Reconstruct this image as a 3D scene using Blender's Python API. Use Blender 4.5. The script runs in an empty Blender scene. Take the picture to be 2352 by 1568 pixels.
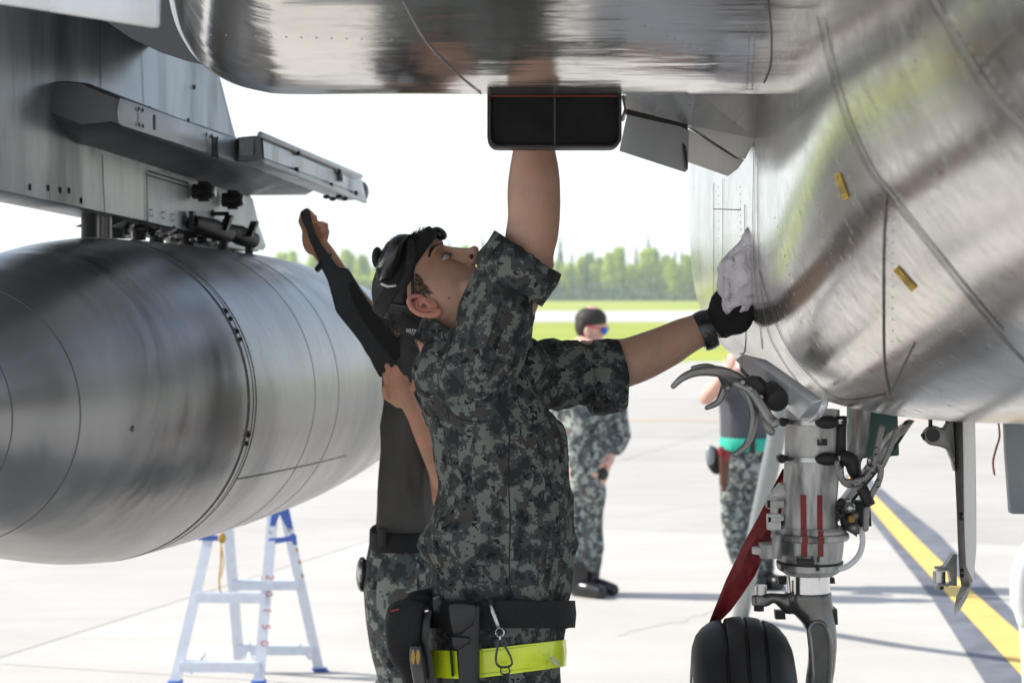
import bpy, bmesh, math, random
import numpy as np
from mathutils import Vector, Matrix, noise
from mathutils.bvhtree import BVHTree
random.seed(7)
S = bpy.context.scene
COL = S.collection
# ------------------------------------------------------------------ camera
F = 4573.0            # focal length in pixels of a 2352 px wide view (70 mm lens)
HZ = 675.0            # row of the horizon in that view
CAMH = 1.75
cam_d = bpy.data.cameras.new('camera'); cam = bpy.data.objects.new('camera', cam_d); COL.objects.link(cam)
cam.location = (0, 0, CAMH); cam.rotation_euler = (math.radians(90), 0, 0)
cam_d.sensor_width = 36; cam_d.lens = F / 2352 * 36; cam_d.shift_y = -(784 - HZ) / 2352
cam_d.clip_end = 6000; cam_d.clip_start = 0.05
cam_d.dof.use_dof = True; cam_d.dof.focus_distance = 3.72; cam_d.dof.aperture_fstop = 7.0
S.camera = cam
# ------------------------------------------------------------------ light
SUN_EL, SUN_AZ = 41.0, 277.0      # compass degrees: 0 = +Y, 270 = -X
w = bpy.data.worlds.new('World'); S.world = w; w.use_nodes = True
nt = w.node_tree; nt.nodes.clear()
sky = nt.nodes.new('ShaderNodeTexSky'); sky.sky_type = 'NISHITA'; sky.sun_disc = False
sky.sun_elevation = math.radians(SUN_EL); sky.sun_rotation = math.radians(SUN_AZ)
sky.air_density = 1.0; sky.dust_density = 1.6; sky.ozone_density = 1.0
tc = nt.nodes.new('ShaderNodeTexCoord'); mp = nt.nodes.new('ShaderNodeMapping'); mp.inputs['Scale'].default_value = (1.2, 1.2, 5.0)
nz = nt.nodes.new('ShaderNodeTexNoise'); nz.inputs['Scale'].default_value = 2.6; nz.inputs['Detail'].default_value = 6
rp = nt.nodes.new('ShaderNodeValToRGB'); rp.color_ramp.elements[0].position = .36; rp.color_ramp.elements[1].position = .66
mx = nt.nodes.new('ShaderNodeMixRGB'); mx.inputs[2].default_value = (6.7, 7.2, 7.8, 1)
ml = nt.nodes.new('ShaderNodeMath'); ml.operation = 'MULTIPLY'; ml.inputs[1].default_value = .38
bg = nt.nodes.new('ShaderNodeBackground'); bg.inputs['Strength'].default_value = 0.13
wo = nt.nodes.new('ShaderNodeOutputWorld')
L = nt.links.new
L(tc.outputs['Generated'], mp.inputs[0]); L(mp.outputs[0], nz.inputs['Vector']); L(nz.outputs['Fac'], rp.inputs[0])
sx_ = nt.nodes.new('ShaderNodeSeparateXYZ'); el_ = nt.nodes.new('ShaderNodeMapRange'); el_.inputs[1].default_value = 0; el_.inputs[2].default_value = .35; el_.inputs[3].default_value = .62; el_.inputs[4].default_value = 0
ad_ = nt.nodes.new('ShaderNodeMath'); ad_.operation = 'ADD'; ad_.use_clamp = True
L(tc.outputs['Generated'], sx_.inputs[0]); L(sx_.outputs[2], el_.inputs[0]); L(rp.outputs[0], ml.inputs[0]); L(ml.outputs[0], ad_.inputs[0]); L(el_.outputs[0], ad_.inputs[1]); L(ad_.outputs[0], mx.inputs[0]); L(sky.outputs[0], mx.inputs[1]); L(mx.outputs[0], bg.inputs[0]); L(bg.outputs[0], wo.inputs[0])
sd = bpy.data.lights.new('sun', 'SUN'); sd.energy = 4.2; sd.angle = math.radians(.53); sd.color = (1, .95, .87)
sun = bpy.data.objects.new('sun', sd); COL.objects.link(sun)
el, az = math.radians(SUN_EL), math.radians(SUN_AZ)
sdir = Vector((math.sin(az) * math.cos(el), math.cos(az) * math.cos(el), math.sin(el)))
sun.rotation_euler = sdir.to_track_quat('Z', 'Y').to_euler(); sun.location = sdir * 30
S.view_settings.view_transform = 'Standard'; S.view_settings.look = 'None'; S.view_settings.gamma = 1
S.view_settings.exposure = 0.6; S.view_settings.use_curve_mapping = False
try:
    S.cycles.use_denoising = True; S.cycles.max_bounces = 8; S.cycles.diffuse_bounces = 4; S.cycles.glossy_bounces = 4
    S.cycles.volume_bounces = 1; S.cycles.sample_clamp_indirect = 6
except Exception: pass

# ------------------------------------------------------------------ geometry helpers
CAM = Vector((0, 0, CAMH))
def W(px, py, Y): return Vector(((px - 1176) / F * Y, Y, CAMH + (HZ - py) / F * Y))
def onplane(px, py, off, k=.1317, c=-1.633):        # ray through a pixel meets the vertical aircraft-lengthwise plane X = c+off+kY
    Y = (c + off) / ((px - 1176) / F - k); return W(px, py, Y)
def G(px, py, z=0.0):                                # ground point under a pixel
    Y = (CAMH - z) * F / (py - HZ); return Vector(((px - 1176) / F * Y, Y, z))
def join(*gs):
    V, Fc = [], []
    for v, f in gs:
        n = len(V); V += list(v); Fc += [tuple(i + n for i in q) for q in f]
    return V, Fc
def loft(rings, cap=True, closed=True):
    n = len(rings[0]); V = [Vector(p) for r in rings for p in r]; Fc = []
    for i in range(len(rings) - 1):
        for j in range(n if closed else n - 1):
            k = (j + 1) % n; Fc.append((i*n + j, i*n + k, (i+1)*n + k, (i+1)*n + j))
    if cap and closed:
        Fc.append(tuple(range(n - 1, -1, -1))); Fc.append(tuple((len(rings)-1)*n + j for j in range(n)))
    return V, Fc
def frame(d, up=None):
    d = Vector(d).normalized(); up = Vector(up or (0, 0, 1))
    if abs(d.dot(up)) > .98: up = Vector((1, 0, 0))
    a = d.cross(up).normalized(); return a, a.cross(d).normalized(), d
def tube(path, rad, n=10, sq=1.0, up=None, round_end=True, sub=1):
    P = [Vector(p) for p in path]
    if not hasattr(rad, '__len__'): rad = [rad] * len(P)
    rad = list(rad)
    if sub > 1 and len(P) > 2: P, rad = spline(P, rad, sub)
    rings = []; a0 = None
    for i, p in enumerate(P):
        d = (P[min(i+1, len(P)-1)] - P[max(i-1, 0)])
        if d.length < 1e-9: d = Vector((0, 0, 1))
        d.normalize()
        if a0 is None: a, b, _ = frame(d, up)
        else:
            a = (a0 - d * a0.dot(d))
            a = a.normalized() if a.length > 1e-6 else frame(d, up)[0]
            b = a.cross(d).normalized()
        a0 = a; r = rad[i]
        def ring(c, rr): return [c + a * math.cos(t) * rr + b * math.sin(t) * rr * sq for t in [2*math.pi*k/n for k in range(n)]]
        if i == 0 and round_end:
            rings.append(ring(p - d * r * .7, r * .35)); rings.append(ring(p - d * r * .45, r * .75))
        rings.append(ring(p, r))
        if i == len(P) - 1 and round_end:
            rings.append(ring(p + d * r * .45, r * .75)); rings.append(ring(p + d * r * .7, r * .35))
    return loft(rings)
def spline(P, R, sub):
    Q, T = [], []
    for i in range(len(P) - 1):
        p0, p1, p2, p3 = P[max(i-1, 0)], P[i], P[i+1], P[min(i+2, len(P)-1)]
        for k in range(sub):
            t = k / sub
            Q.append(.5 * ((2*p1) + (p2-p0)*t + (2*p0-5*p1+4*p2-p3)*t*t + (3*p1-p0-3*p2+p3)*t**3)); T.append(R[i] + (R[i+1]-R[i])*t)
    Q.append(P[-1]); T.append(R[-1]); return Q, T
def cyl(a, b, r, n=16, r2=None): return tube([a, b], [r, r2 if r2 is not None else r], n, round_end=False)
def ball(c, ax, n=14, m=9):
    c = Vector(c); A = [Vector(v) for v in ax]; rings = []
    for i in range(1, m):
        t = math.pi * i / m
        rings.append([c + A[2]*math.cos(t) + (A[0]*math.cos(2*math.pi*j/n) + A[1]*math.sin(2*math.pi*j/n))*math.sin(t) for j in range(n)])
    V, Fc = loft(rings, cap=False); V += [c + A[2], c - A[2]]; a, b = len(V)-2, len(V)-1; k = (m-2)*n
    for j in range(n): Fc.append((a, (j+1) % n, j)); Fc.append((b, k + j, k + (j+1) % n))
    return V, Fc
def sph(c, r, n=14, m=9): return ball(c, ((r,0,0), (0,r,0), (0,0,r)), n, m)
def box(lo, hi):
    x0,y0,z0 = lo; x1,y1,z1 = hi
    V = [Vector(p) for p in ((x0,y0,z0),(x1,y0,z0),(x1,y1,z0),(x0,y1,z0),(x0,y0,z1),(x1,y0,z1),(x1,y1,z1),(x0,y1,z1))]
    return V, [(3,2,1,0),(4,5,6,7),(0,1,5,4),(1,2,6,5),(2,3,7,6),(3,0,4,7)]
def obox(a, b, wv, hv):               # beam from a to b, full cross vectors wv, hv
    a, b, wv, hv = Vector(a), Vector(b), Vector(wv)/2, Vector(hv)/2
    V = [a-wv-hv, a+wv-hv, a+wv+hv, a-wv+hv, b-wv-hv, b+wv-hv, b+wv+hv, b-wv+hv]
    return V, [(3,2,1,0),(4,5,6,7),(0,1,5,4),(1,2,6,5),(2,3,7,6),(3,0,4,7)]
def slab(pts, d):                     # closed prism from a 3D outline, thickness vector d
    P = [Vector(p) for p in pts]; d = Vector(d); return loft([P, [p + d for p in P]])
def pslab(px, Y, dY): return slab([W(x, y, Y) for x, y in px], (0, dY, 0))
def stack(lv, Y, ratio=1.0, n=28, b=None, ex=2.0, sub=1):
    """rings at given image rows: (row, left, right[, Y[, depth radius]])"""
    rings = []; L_ = []
    for q in lv:
        yy = q[3] if len(q) > 3 and q[3] is not None else Y
        L_.append((q[0], q[1], q[2], yy, q[4] if len(q) > 4 else b))
    if sub > 1:
        M = []
        for i in range(len(L_)-1):
            for k in range(sub):
                t = k/sub; t2 = t*t*(3-2*t); p, q = L_[i], L_[i+1]
                o = [p[0]+(q[0]-p[0])*t] + [p[j]+(q[j]-p[j])*(t*.5+t2*.5) for j in (1,2,3)]
                o.append(None if p[4] is None else p[4]+(q[4]-p[4])*t); M.append(tuple(o))
        M.append(L_[-1]); L_ = M
    for (y, xl, xr, yy, bb) in L_:
        c = W((xl+xr)/2, y, yy); a = (xr-xl)/2/F*yy; bb2 = bb if bb is not None else a*ratio; r = []
        for k in range(n):
            t = 2*math.pi*k/n; ct, st = math.cos(t), math.sin(t)
            r.append(c + Vector((a*math.copysign(abs(ct)**(2/ex), ct), bb2*math.copysign(abs(st)**(2/ex), st), 0)))
        rings.append(r)
    return loft(rings)
def mesh_of(geo, name='m'):
    me = bpy.data.meshes.new(name); me.from_pydata([tuple(v) for v in geo[0]], [], [tuple(f) for f in geo[1]]); me.update(); return me
def fuse(geo, vox=.006, smooth=4, fac=.5):
    """one continuous skin from overlapping closed pieces"""
    bm = bmesh.new(); me = mesh_of(geo); bm.from_mesh(me); bmesh.ops.recalc_face_normals(bm, faces=bm.faces); bm.to_mesh(me); bm.free()
    o = bpy.data.objects.new('tmp', me); COL.objects.link(o)
    m = o.modifiers.new('r', 'REMESH'); m.mode = 'VOXEL'; m.voxel_size = vox
    if smooth: s = o.modifiers.new('s', 'SMOOTH'); s.iterations = smooth; s.factor = fac
    dg = bpy.context.evaluated_depsgraph_get(); ev = o.evaluated_get(dg); m2 = ev.to_mesh()
    g = ([v.co.copy() for v in m2.vertices], [tuple(p.vertices) for p in m2.polygons]); ev.to_mesh_clear()
    bpy.data.objects.remove(o); bpy.data.meshes.remove(me); return g
def normals(geo):
    me = mesh_of(geo); n = [v.normal.copy() for v in me.vertices]; bpy.data.meshes.remove(me); return n
def wrinkle(geo, amp, sc, st=(1,1,1), seed=0., ridged=True, fn=None):
    N = normals(geo); V = []
    for v, n in zip(geo[0], N):
        q = Vector((v.x*st[0], v.y*st[1], v.z*st[2])) * sc + Vector((seed, seed*1.7, -seed))
        q = q + noise.noise_vector(q*.5) * .9
        h = noise.noise(q)
        if ridged: h = (1 - abs(h)*2.6) * .75 - .42
        k = amp if fn is None else amp * fn(v)
        V.append(v + n * h * k)
    return V, geo[1]
ORG = {}
def ob(name, geo, mat, parent=None, org=(0,0,0), smooth=True, bev=0, label=None, cat=None, group=None, kind=None, angle=None):
    o_ = ORG[parent.name] if parent is not None else Vector(org)
    me = mesh_of(([v - o_ for v in geo[0]], geo[1]), name)
    bm = bmesh.new(); bm.from_mesh(me); bmesh.ops.recalc_face_normals(bm, faces=bm.faces)
    if bev: bmesh.ops.bevel(bm, geom=[e for e in bm.edges if len(e.link_faces) == 2 and e.calc_face_angle(0) > .6], offset=bev, segments=2, affect='EDGES', profile=.5)
    bm.to_mesh(me); bm.free()
    o = bpy.data.objects.new(name, me); COL.objects.link(o)
    if mat: me.materials.append(mat)
    if parent is not None: o.parent = parent
    else: o.location = o_
    ORG[o.name] = o_
    if smooth:
        me.polygons.foreach_set('use_smooth', [True]*len(me.polygons))
        try: me.set_sharp_from_angle(angle=math.radians(angle or 40))
        except Exception: pass
    tag(o, label, cat, group, kind); return o
def tag(o, label=None, cat=None, group=None, kind=None):
    for k, v in (('label', label), ('category', cat), ('group', group), ('kind', kind)):
        if v: o[k] = v
    return o
def thing(name, loc, label, cat, group=None):
    o = bpy.data.objects.new(name, None); COL.objects.link(o); o.location = loc; o.empty_display_size = .1
    ORG[o.name] = Vector(loc); return tag(o, label, cat, group)
def shareob(name, src, mat_parent, loc_delta):
    o = bpy.data.objects.new(name, src.data); COL.objects.link(o); o.parent = mat_parent; o.location = loc_delta; ORG[o.name] = ORG[mat_parent.name]; return o

# ------------------------------------------------------------------ materials
class NT:
    def __init__(s, name):
        s.m = bpy.data.materials.new(name); s.m.use_nodes = True; s.t = s.m.node_tree
        s.b = s.t.nodes['Principled BSDF']; s.out = s.t.nodes['Material Output']
    def n(s, typ, ins=None, **kw):
        x = s.t.nodes.new('ShaderNode' + typ)
        for k, v in kw.items(): setattr(x, k, v)
        for k, v in (ins or {}).items():
            if isinstance(v, tuple) and len(v) == 2 and hasattr(v[0], 'outputs'): s.t.links.new(v[0].outputs[v[1]], x.inputs[k])
            else: x.inputs[k].default_value = v
        return x
    def l(s, a, ao, b, bi): s.t.links.new(a.outputs[ao], b.inputs[bi])
    def co(s, scale=(1,1,1), rot=(0,0,0), kind='Object'):
        t = s.n('TexCoord'); m = s.n('Mapping', {'Scale': scale, 'Rotation': rot}); s.l(t, kind, m, 0); return m
    def noise(s, co, scale, detail=4, rough=.55, dist=0.):
        x = s.n('TexNoise', {'Scale': scale, 'Detail': detail, 'Roughness': rough, 'Distortion': dist}); s.l(co, 0, x, 'Vector'); return x
    def ramp(s, src, so, stops, const=False):
        r = s.n('ValToRGB'); cr = r.color_ramp
        if const: cr.interpolation = 'CONSTANT'
        while len(cr.elements) < len(stops): cr.elements.new(.5)
        for e, (p, c) in zip(cr.elements, stops): e.position = p; e.color = (*c, 1) if len(c) == 3 else c
        s.l(src, so, r, 0); return r
    def bump(s, src, so, dist, strength=1.0, prev=None):
        b = s.n('Bump', {'Distance': dist, 'Strength': strength}); s.l(src, so, b, 'Height')
        if prev: s.l(prev, 0, b, 'Normal')
        s.l(b, 0, s.b, 'Normal'); return b
def hexc(r, g, b):
    f = lambda v: (v/255/12.92 if v <= 10 else ((v/255+.055)/1.055)**2.4); return (f(r), f(g), f(b))
def plain(name, col, rough=.5, metal=0., var=.25, sc=30., bump=0., coat=0.):
    m = NT(name); co = m.co(); nn = m.noise(co, sc, 5)
    a = tuple(c*(1-var) for c in col); b = tuple(min(1, c*(1+var)) for c in col)
    r = m.ramp(nn, 'Fac', [(.3, a), (.7, b)]); m.l(r, 0, m.b, 'Base Color')
    m.b.inputs['Metallic'].default_value = metal
    rr = m.ramp(nn, 'Fac', [(.3, (rough*.85,)*3), (.7, (min(1, rough*1.15),)*3)]); m.l(rr, 0, m.b, 'Roughness')
    if coat: m.b.inputs['Coat Weight'].default_value = coat; m.b.inputs['Coat Roughness'].default_value = .1
    if bump: m.bump(nn, 'Fac', bump)
    return m.m
def camo(name, cell=.0037, gain=1.0, big=9.0):
    m = NT(name); t = m.n('TexCoord')
    def snap(c):
        s1 = m.n('VectorMath', operation='SNAP'); m.l(t, 'Object', s1, 0); s1.inputs[1].default_value = (c, c*4, c); return s1
    s1, s2 = snap(cell), snap(cell)
    n1 = m.n('TexNoise', {'Scale': big*2.6, 'Detail': 3., 'Roughness': .62}); m.l(s1, 0, n1, 'Vector')
    n2 = m.n('TexNoise', {'Scale': big*2.1, 'Detail': 2., 'Roughness': .6}); ad = m.n('VectorMath', operation='ADD'); m.l(s1, 0, ad, 0); ad.inputs[1].default_value = (5.3, 2.1, 9.7); m.l(ad, 0, n2, 'Vector')
    n3 = m.n('TexNoise', {'Scale': big*3.4, 'Detail': 2., 'Roughness': .6}); ad2 = m.n('VectorMath', operation='ADD'); m.l(s2, 0, ad2, 0); ad2.inputs[1].default_value = (15.3, 12.1, 3.7); m.l(ad2, 0, n3, 'Vector')
    g = lambda c: tuple(x*gain for x in c)
    base = m.ramp(n1, 'Fac', [(0, g((.020,.024,.025))), (.44, g((.042,.050,.050))), (.535, g((.120,.132,.118)))], True)
    m2 = m.ramp(n2, 'Fac', [(0, (0,0,0)), (.60, (1,1,1))], True)
    x1 = m.n('MixRGB', {2: (*g((.046,.042,.038)), 1)}); m.l(m2, 0, x1, 0); m.l(base, 0, x1, 1)
    m3 = m.ramp(n3, 'Fac', [(0, (0,0,0)), (.63, (1,1,1))], True)
    x2 = m.n('MixRGB', {2: (*g((.008,.009,.012)), 1)}); m.l(m3, 0, x2, 0); m.l(x1, 0, x2, 1)
    m.l(x2, 0, m.b, 'Base Color'); m.b.inputs['Roughness'].default_value = .9
    m.b.inputs['Specular IOR Level'].default_value = .25
    co = m.co(); w1 = m.noise(co, 900, 2); w2 = m.noise(co, 38, 4)
    b1 = m.bump(w2, 'Fac', .006, .7); m.bump(w1, 'Fac', .0006, .5, b1)
    return m.m
def skin(name, col):
    m = NT(name); co = m.co(); n1 = m.noise(co, 22, 4); n2 = m.noise(co, 260, 3)
    r = m.ramp(n1, 'Fac', [(.30, tuple(c*.84 for c in col)), (.52, col), (.75, (min(1, col[0]*1.07), col[1]*.92, col[2]*.9))]); m.l(r, 0, m.b, 'Base Color')
    m.b.inputs['Roughness'].default_value = .48; m.b.inputs['Subsurface Weight'].default_value = .12
    m.b.inputs['Subsurface Radius'].default_value = (.012, .004, .002); m.b.inputs['Subsurface Scale'].default_value = 1.
    m.bump(n2, 'Fac', .0006, .6); return m.m
def alu(name, streak=(1, 1, 1), col=(.62, .62, .62), rough=.13, rip=.0009, ripsc=6., dirt=.35, fine=1.):
    """polished bare aluminium with rolled-sheet ripple, wipe marks and grime"""
    m = NT(name); co = m.co(streak); co2 = m.co()
    n1 = m.noise(co, ripsc, 4, .5); n2 = m.noise(co, ripsc*9, 3, .6); n3 = m.noise(co2, 3.2, 6, .62, .4); n4 = m.noise(co2, 40, 5, .7)
    r = m.ramp(n3, 'Fac', [(.3, tuple(c*(1-dirt) for c in col)), (.5, col), (.75, tuple(min(1, c*1.08) for c in col))]); m.l(r, 0, m.b, 'Base Color')
    m.b.inputs['Metallic'].default_value = .93
    rr = m.ramp(n4, 'Fac', [(.3, (rough*.7,)*3), (.62, (rough*1.3,)*3), (.8, (rough*2.4,)*3)])
    m.l(rr, 0, m.b, 'Roughness')
    b1 = m.bump(n1, 'Fac', rip*10, .5); m.bump(n2, 'Fac', rip*fine, .4, b1); return m.m
def paintmetal(name, col, rough=.38, metal=.35, streak=(3, 3, .6), var=.35, stain=.45, s1=3.5, s3=1.3, wav=0., det=7):
    m = NT(name); co = m.co(streak); co2 = m.co()
    n1 = m.noise(co, s1, det, .58, .5); n2 = m.noise(co2, 55, 4, .7); n3 = m.noise(co, s3, 4, .55, .5)
    a = tuple(c*(1-var) for c in col); b = tuple(min(1, c*(1+var)) for c in col)
    r = m.ramp(n1, 'Fac', [(.32, a), (.68, b)]); r2 = m.ramp(n3, 'Fac', [(.38, (1-stain,)*3), (.55, (1, 1, 1))])
    x = m.n('MixRGB', {0: 1.}, blend_type='MULTIPLY'); m.l(r, 0, x, 1); m.l(r2, 0, x, 2); m.l(x, 0, m.b, 'Base Color')
    m.b.inputs['Metallic'].default_value = metal
    rr = m.ramp(n1, 'Fac', [(.3, (rough*.75,)*3), (.7, (rough*1.3,)*3)]); m.l(rr, 0, m.b, 'Roughness')
    b0 = m.bump(n3, 'Fac', wav, 1.) if wav else None
    m.bump(n2, 'Fac', .0005, .5, b0); return m.m
M = {}
M['camo'] = camo('camouflage_cloth', cell=.0031, gain=1.15, big=13.5); M['camo_far'] = camo('camouflage_cloth_painted_sun', .010, 2.6, 9.)  # far cloth is a brighter copy, sunlight is put into its colours
M['skin'] = skin('skin', (.45,.265,.185)); M['skin_far'] = skin('skin_painted_bounce', (.66, .40, .32)); M['ear'] = skin('ear_skin', (.46, .2, .15))  # far skin is brightened, ground bounce is put into its base colour
M['black_cloth'] = plain('black_webbing', (.006,.006,.007), .85, bump=.0015, sc=300)
M['black_plastic'] = plain('black_plastic', (.006,.006,.008), .22, bump=0, sc=20, coat=.4)
M['leather'] = plain('black_leather', (.008,.008,.010), .42, sc=60, bump=.001)
M['hair'] = plain('black_hair', (.006,.005,.005), .6, sc=200)
M['boot'] = plain('boot_leather', (.012,.012,.013), .25, sc=30)
M['pale'] = paintmetal('pale_satin_panel', (.74,.735,.71), .45, .15, (4, 4, .6), .08, .12)
M['tee'] = plain('charcoal_tee', (.075,.072,.068), .95, sc=9, var=.2, bump=.002)
M['tee_far'] = plain('grey_tee', (.075,.075,.09), .95, sc=9, var=.15, bump=.002)
M['nylon'] = plain('black_nylon_panel', (.004,.004,.0045), .55, sc=120, bump=.0012)
M['rag'] = None
M['eye'] = plain('eye_white', (.7,.7,.72), .15, var=.03); M['iris'] = plain('iris', (.01,.008,.006), .1, var=.1)
M['alu_under'] = alu('polished_underside', (.35, 2.2, 1), (.70,.69,.68), .12, .0006, 5., .3)
M['alu_fus'] = alu('polished_fuselage', (1.2, .5, .35), (.75,.72,.685), .19, .0009, 1.6, .3, .06)
M['alu_side'] = paintmetal('brushed_pale_panel', (.62,.64,.66), .3, .55, (4, 4, .3), .1, .15)
M['tank'] = paintmetal('weathered_grey_tank', (.27,.275,.285), .30, .68, (1.1, 1.3, 1.1), .22, .45, 1.7, 1.2, .016, 3)
M['pylon'] = paintmetal('stained_grey_pylon', (.40,.43,.455), .36, .5, (2.2, 2.2, .6), .3, .62, 3.0, 1.6, .004)
M['pylon_dark'] = paintmetal('dark_grey_fairing', (.12,.123,.132), .45, .2, (1, 1, 1), .12, .15)
M['pylon_light'] = paintmetal('light_grey_panel', (.52,.55,.58), .4, .3, (2, 2, .7), .1, .2)
M['gear_white'] = paintmetal('grubby_gear_paint', (.56,.55,.53), .42, .15, (6, 6, 1.0), .28, .75, 4.5, 3.0)
M['gear_grey'] = paintmetal('bare_forged_metal', (.24,.235,.225), .32, .75, (3, 3, 2), .25, .35)
M['chrome'] = plain('chrome_piston', (.62,.62,.64), .1, 1., .05)
M['steel'] = plain('steel_band', (.5,.5,.49), .3, .9, .1)
M['dark'] = plain('dark_fitting', (.018,.017,.016), .5, .2, .3)
M['seam'] = plain('seam_grime', (.13,.125,.12), .7, .2, .3)
M['seam_soft'] = plain('weld_seam', (.16,.16,.165), .4, .5, .15)
M['seam_light'] = plain('worn_edge_metal', (.42,.40,.38), .35, .7, .15)
M['duct'] = plain('duct_black', (.003,.003,.003), .95, var=.2)
M['white_plate'] = plain('pale_data_plate', (.6,.62,.63), .5, 0, .1)
M['red'] = plain('red_marking', (.25,.02,.022), .6, 0, .2)
M['yellow'] = plain('yellow_stencil', (.55,.36,.03), .6, 0, .15)
M['rubber'] = plain('tyre_rubber', (.017,.017,.018), .6, 0, .5, 14, .0012)
M['braid'] = plain('braided_hose', (.30,.29,.28), .35, .6, .35, 400, .002)
M['hivis'] = None
M['lad_alu'] = plain('ladder_aluminium_sky_tint', (.66,.71,.80), .35, .15, .06); M['lad_blue'] = plain('blue_ladder_plastic', (.05,.12,.45), .5, 0, .1)  # ladder aluminium carries the blue of the reflected sky in its colour
M['strap'] = plain('ochre_strap', (.40,.24,.05), .8, 0, .2)
M['green'] = plain('green_box_paint', (.025,.08,.065), .5, 0, .15); M['teal'] = plain('teal_belt', (.01,.42,.30), .6, 0, .12)
M['brownleather'] = plain('brown_pouch', (.12,.045,.025), .5, 0, .2)
M['greymetal'] = plain('painted_grey_metal', (.26,.29,.30), .45, .3, .08); M['hose'] = plain('white_hose', (.75,.75,.74), .5, 0, .04)
m = NT('red_streamer'); co = m.co(); n_ = m.noise(co, 26, 5, .7); r_ = m.ramp(n_, 'Fac', [(.3, (.17,.012,.016)), (.6, (.27,.02,.024)), (.9, (.32,.05,.04))]); m.l(r_, 0, m.b, 'Base Color')
m.b.inputs['Roughness'].default_value = .5; m.bump(n_, 'Fac', .012, .6); M['streamer'] = m.m
m = NT('grubby_rag'); co = m.co(); n_ = m.noise(co, 14, 5, .7, .6); n2_ = m.noise(co, 45, 4, .6, 1.2)
r_ = m.ramp(n_, 'Fac', [(.33, (.05,.045,.05)), (.40, (.40,.37,.40)), (.45, (.80,.75,.80)), (.6, (.88,.84,.90))]); m.l(r_, 0, m.b, 'Base Color'); m.b.inputs['Roughness'].default_value = .95; m.bump(n2_, 'Fac', .02, .6); M['rag'] = m.m
m = NT('yellow_reflective_tape'); co = m.co((1, 1, 1)); n_ = m.noise(co, 30, 4)
r_ = m.ramp(n_, 'Fac', [(.3, (.62,.78,.01)), (.7, (.78,.88,.02))]); m.l(r_, 0, m.b, 'Base Color'); m.b.inputs['Roughness'].default_value = .25
m.b.inputs['Coat Weight'].default_value = .6; m.bump(n_, 'Fac', .006, .4); M['hivis'] = m.m
# ------------------------------------------------------------------ the ground
def gnd_mat(nm='apron_concrete', k=1.):
    m = NT(nm); co = m.co((1,1,1)); oi = m.n('ObjectInfo')
    n1 = m.noise(co, .5, 8, .65, .3); n2 = m.noise(co, 45, 5, .7); n3 = m.noise(m.co((.35, 2.5, 1)), 1.2, 5, .6)
    r = m.ramp(n1, 'Fac', [(.3, (.50*k,.475*k,.435*k)), (.7, (.60*k,.575*k,.53*k))])
    r3 = m.ramp(n3, 'Fac', [(.35, (.93,.93,.93)), (.6, (1,1,1))]); x = m.n('MixRGB', {0: 1.}, blend_type='MULTIPLY'); m.l(r, 0, x, 1); m.l(r3, 0, x, 2)
    r4 = m.ramp(oi, 'Random', [(0, (.88,.88,.88)), (1, (1,1,1))]); x2 = m.n('MixRGB', {0: 1.}, blend_type='MULTIPLY'); m.l(x, 0, x2, 1); m.l(r4, 0, x2, 2)
    r5 = m.ramp(n2, 'Fac', [(.3, (.9,.9,.9)), (.7, (1,1,1))]); x3 = m.n('MixRGB', {0: 1.}, blend_type='MULTIPLY'); m.l(x2, 0, x3, 1); m.l(r5, 0, x3, 2)
    m.l(x3, 0, m.b, 'Base Color'); m.b.inputs['Roughness'].default_value = .85; m.bump(n2, 'Fac', .002, .6); return m.m
M['concrete'] = gnd_mat(); M['concrete_mid'] = gnd_mat('aged_apron_concrete', .95)
M['concrete_old'] = plain('older_concrete', (.50,.49,.47), .9, 0, .08, .8)
M['grass'] = None
m = NT('spring_grass'); co = m.co(); n1 = m.noise(co, .05, 6, .6); n2 = m.noise(m.co((.25, 1, 1)), .35, 5, .75); n3 = m.noise(co, 3, 4)
r = m.ramp(n1, 'Fac', [(.3, (.24,.31,.03)), (.7, (.36,.42,.05))]); r2 = m.ramp(n2, 'Fac', [(.52, (0,0,0)), (.72, (.75,.75,.75))])
x = m.n('MixRGB', {2: (.6,.46,.03,1)}); m.l(r2, 0, x, 0); m.l(r, 0, x, 1); m.l(x, 0, m.b, 'Base Color'); m.b.inputs['Roughness'].default_value = 1; M['grass'] = m.m
M['asphalt'] = plain('taxiway_surface', (.52,.49,.47), .9, 0, .1, .3)
def sheet(x0, y0, x1, y1, z): return [Vector(p) for p in ((x0,y0,z),(x1,y0,z),(x1,y1,z),(x0,y1,z))], [(0,1,2,3)]
ob('grass_field', sheet(-2500, 30, 2500, 4000, -.05), M['grass'], kind='structure', smooth=False)
ob('ground', sheet(-60, -30, 60, 49, -.02), M['concrete_old'], kind='structure', smooth=False)
ob('taxiway', sheet(-600, 127, 600, 214, -.03), M['asphalt'], kind='structure', smooth=False)
apron = thing('apron', (0,0,0), None, None); apron['kind'] = 'structure'
th = -math.atan(.32); R = Matrix.Rotation(th, 4, 'Z'); SL = 6.1; p0 = Vector((-1.7, 15.6, 0))
for i in range(-4, 6):
    for j in range(-3, 6):
        c = p0 + R @ Vector(((i+.5)*SL + 1.1, (j+.5)*SL, 0))
        if not (-16 < c.x < 22 and -6 < c.y < 50): continue
        q = [R @ Vector((sx*(SL/2-.006), sy*(SL/2-.006), 0)) + c for sx, sy in ((-1,-1),(1,-1),(1,1),(-1,1))]
        old = j >= 0
        g = slab([v + Vector((0,0,-.02)) for v in q], (0, 0, .02))
        o = ob('concrete_slab', g, M['concrete_mid'] if old and 'concrete_mid' in M else M['concrete'], apron, smooth=False)
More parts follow.
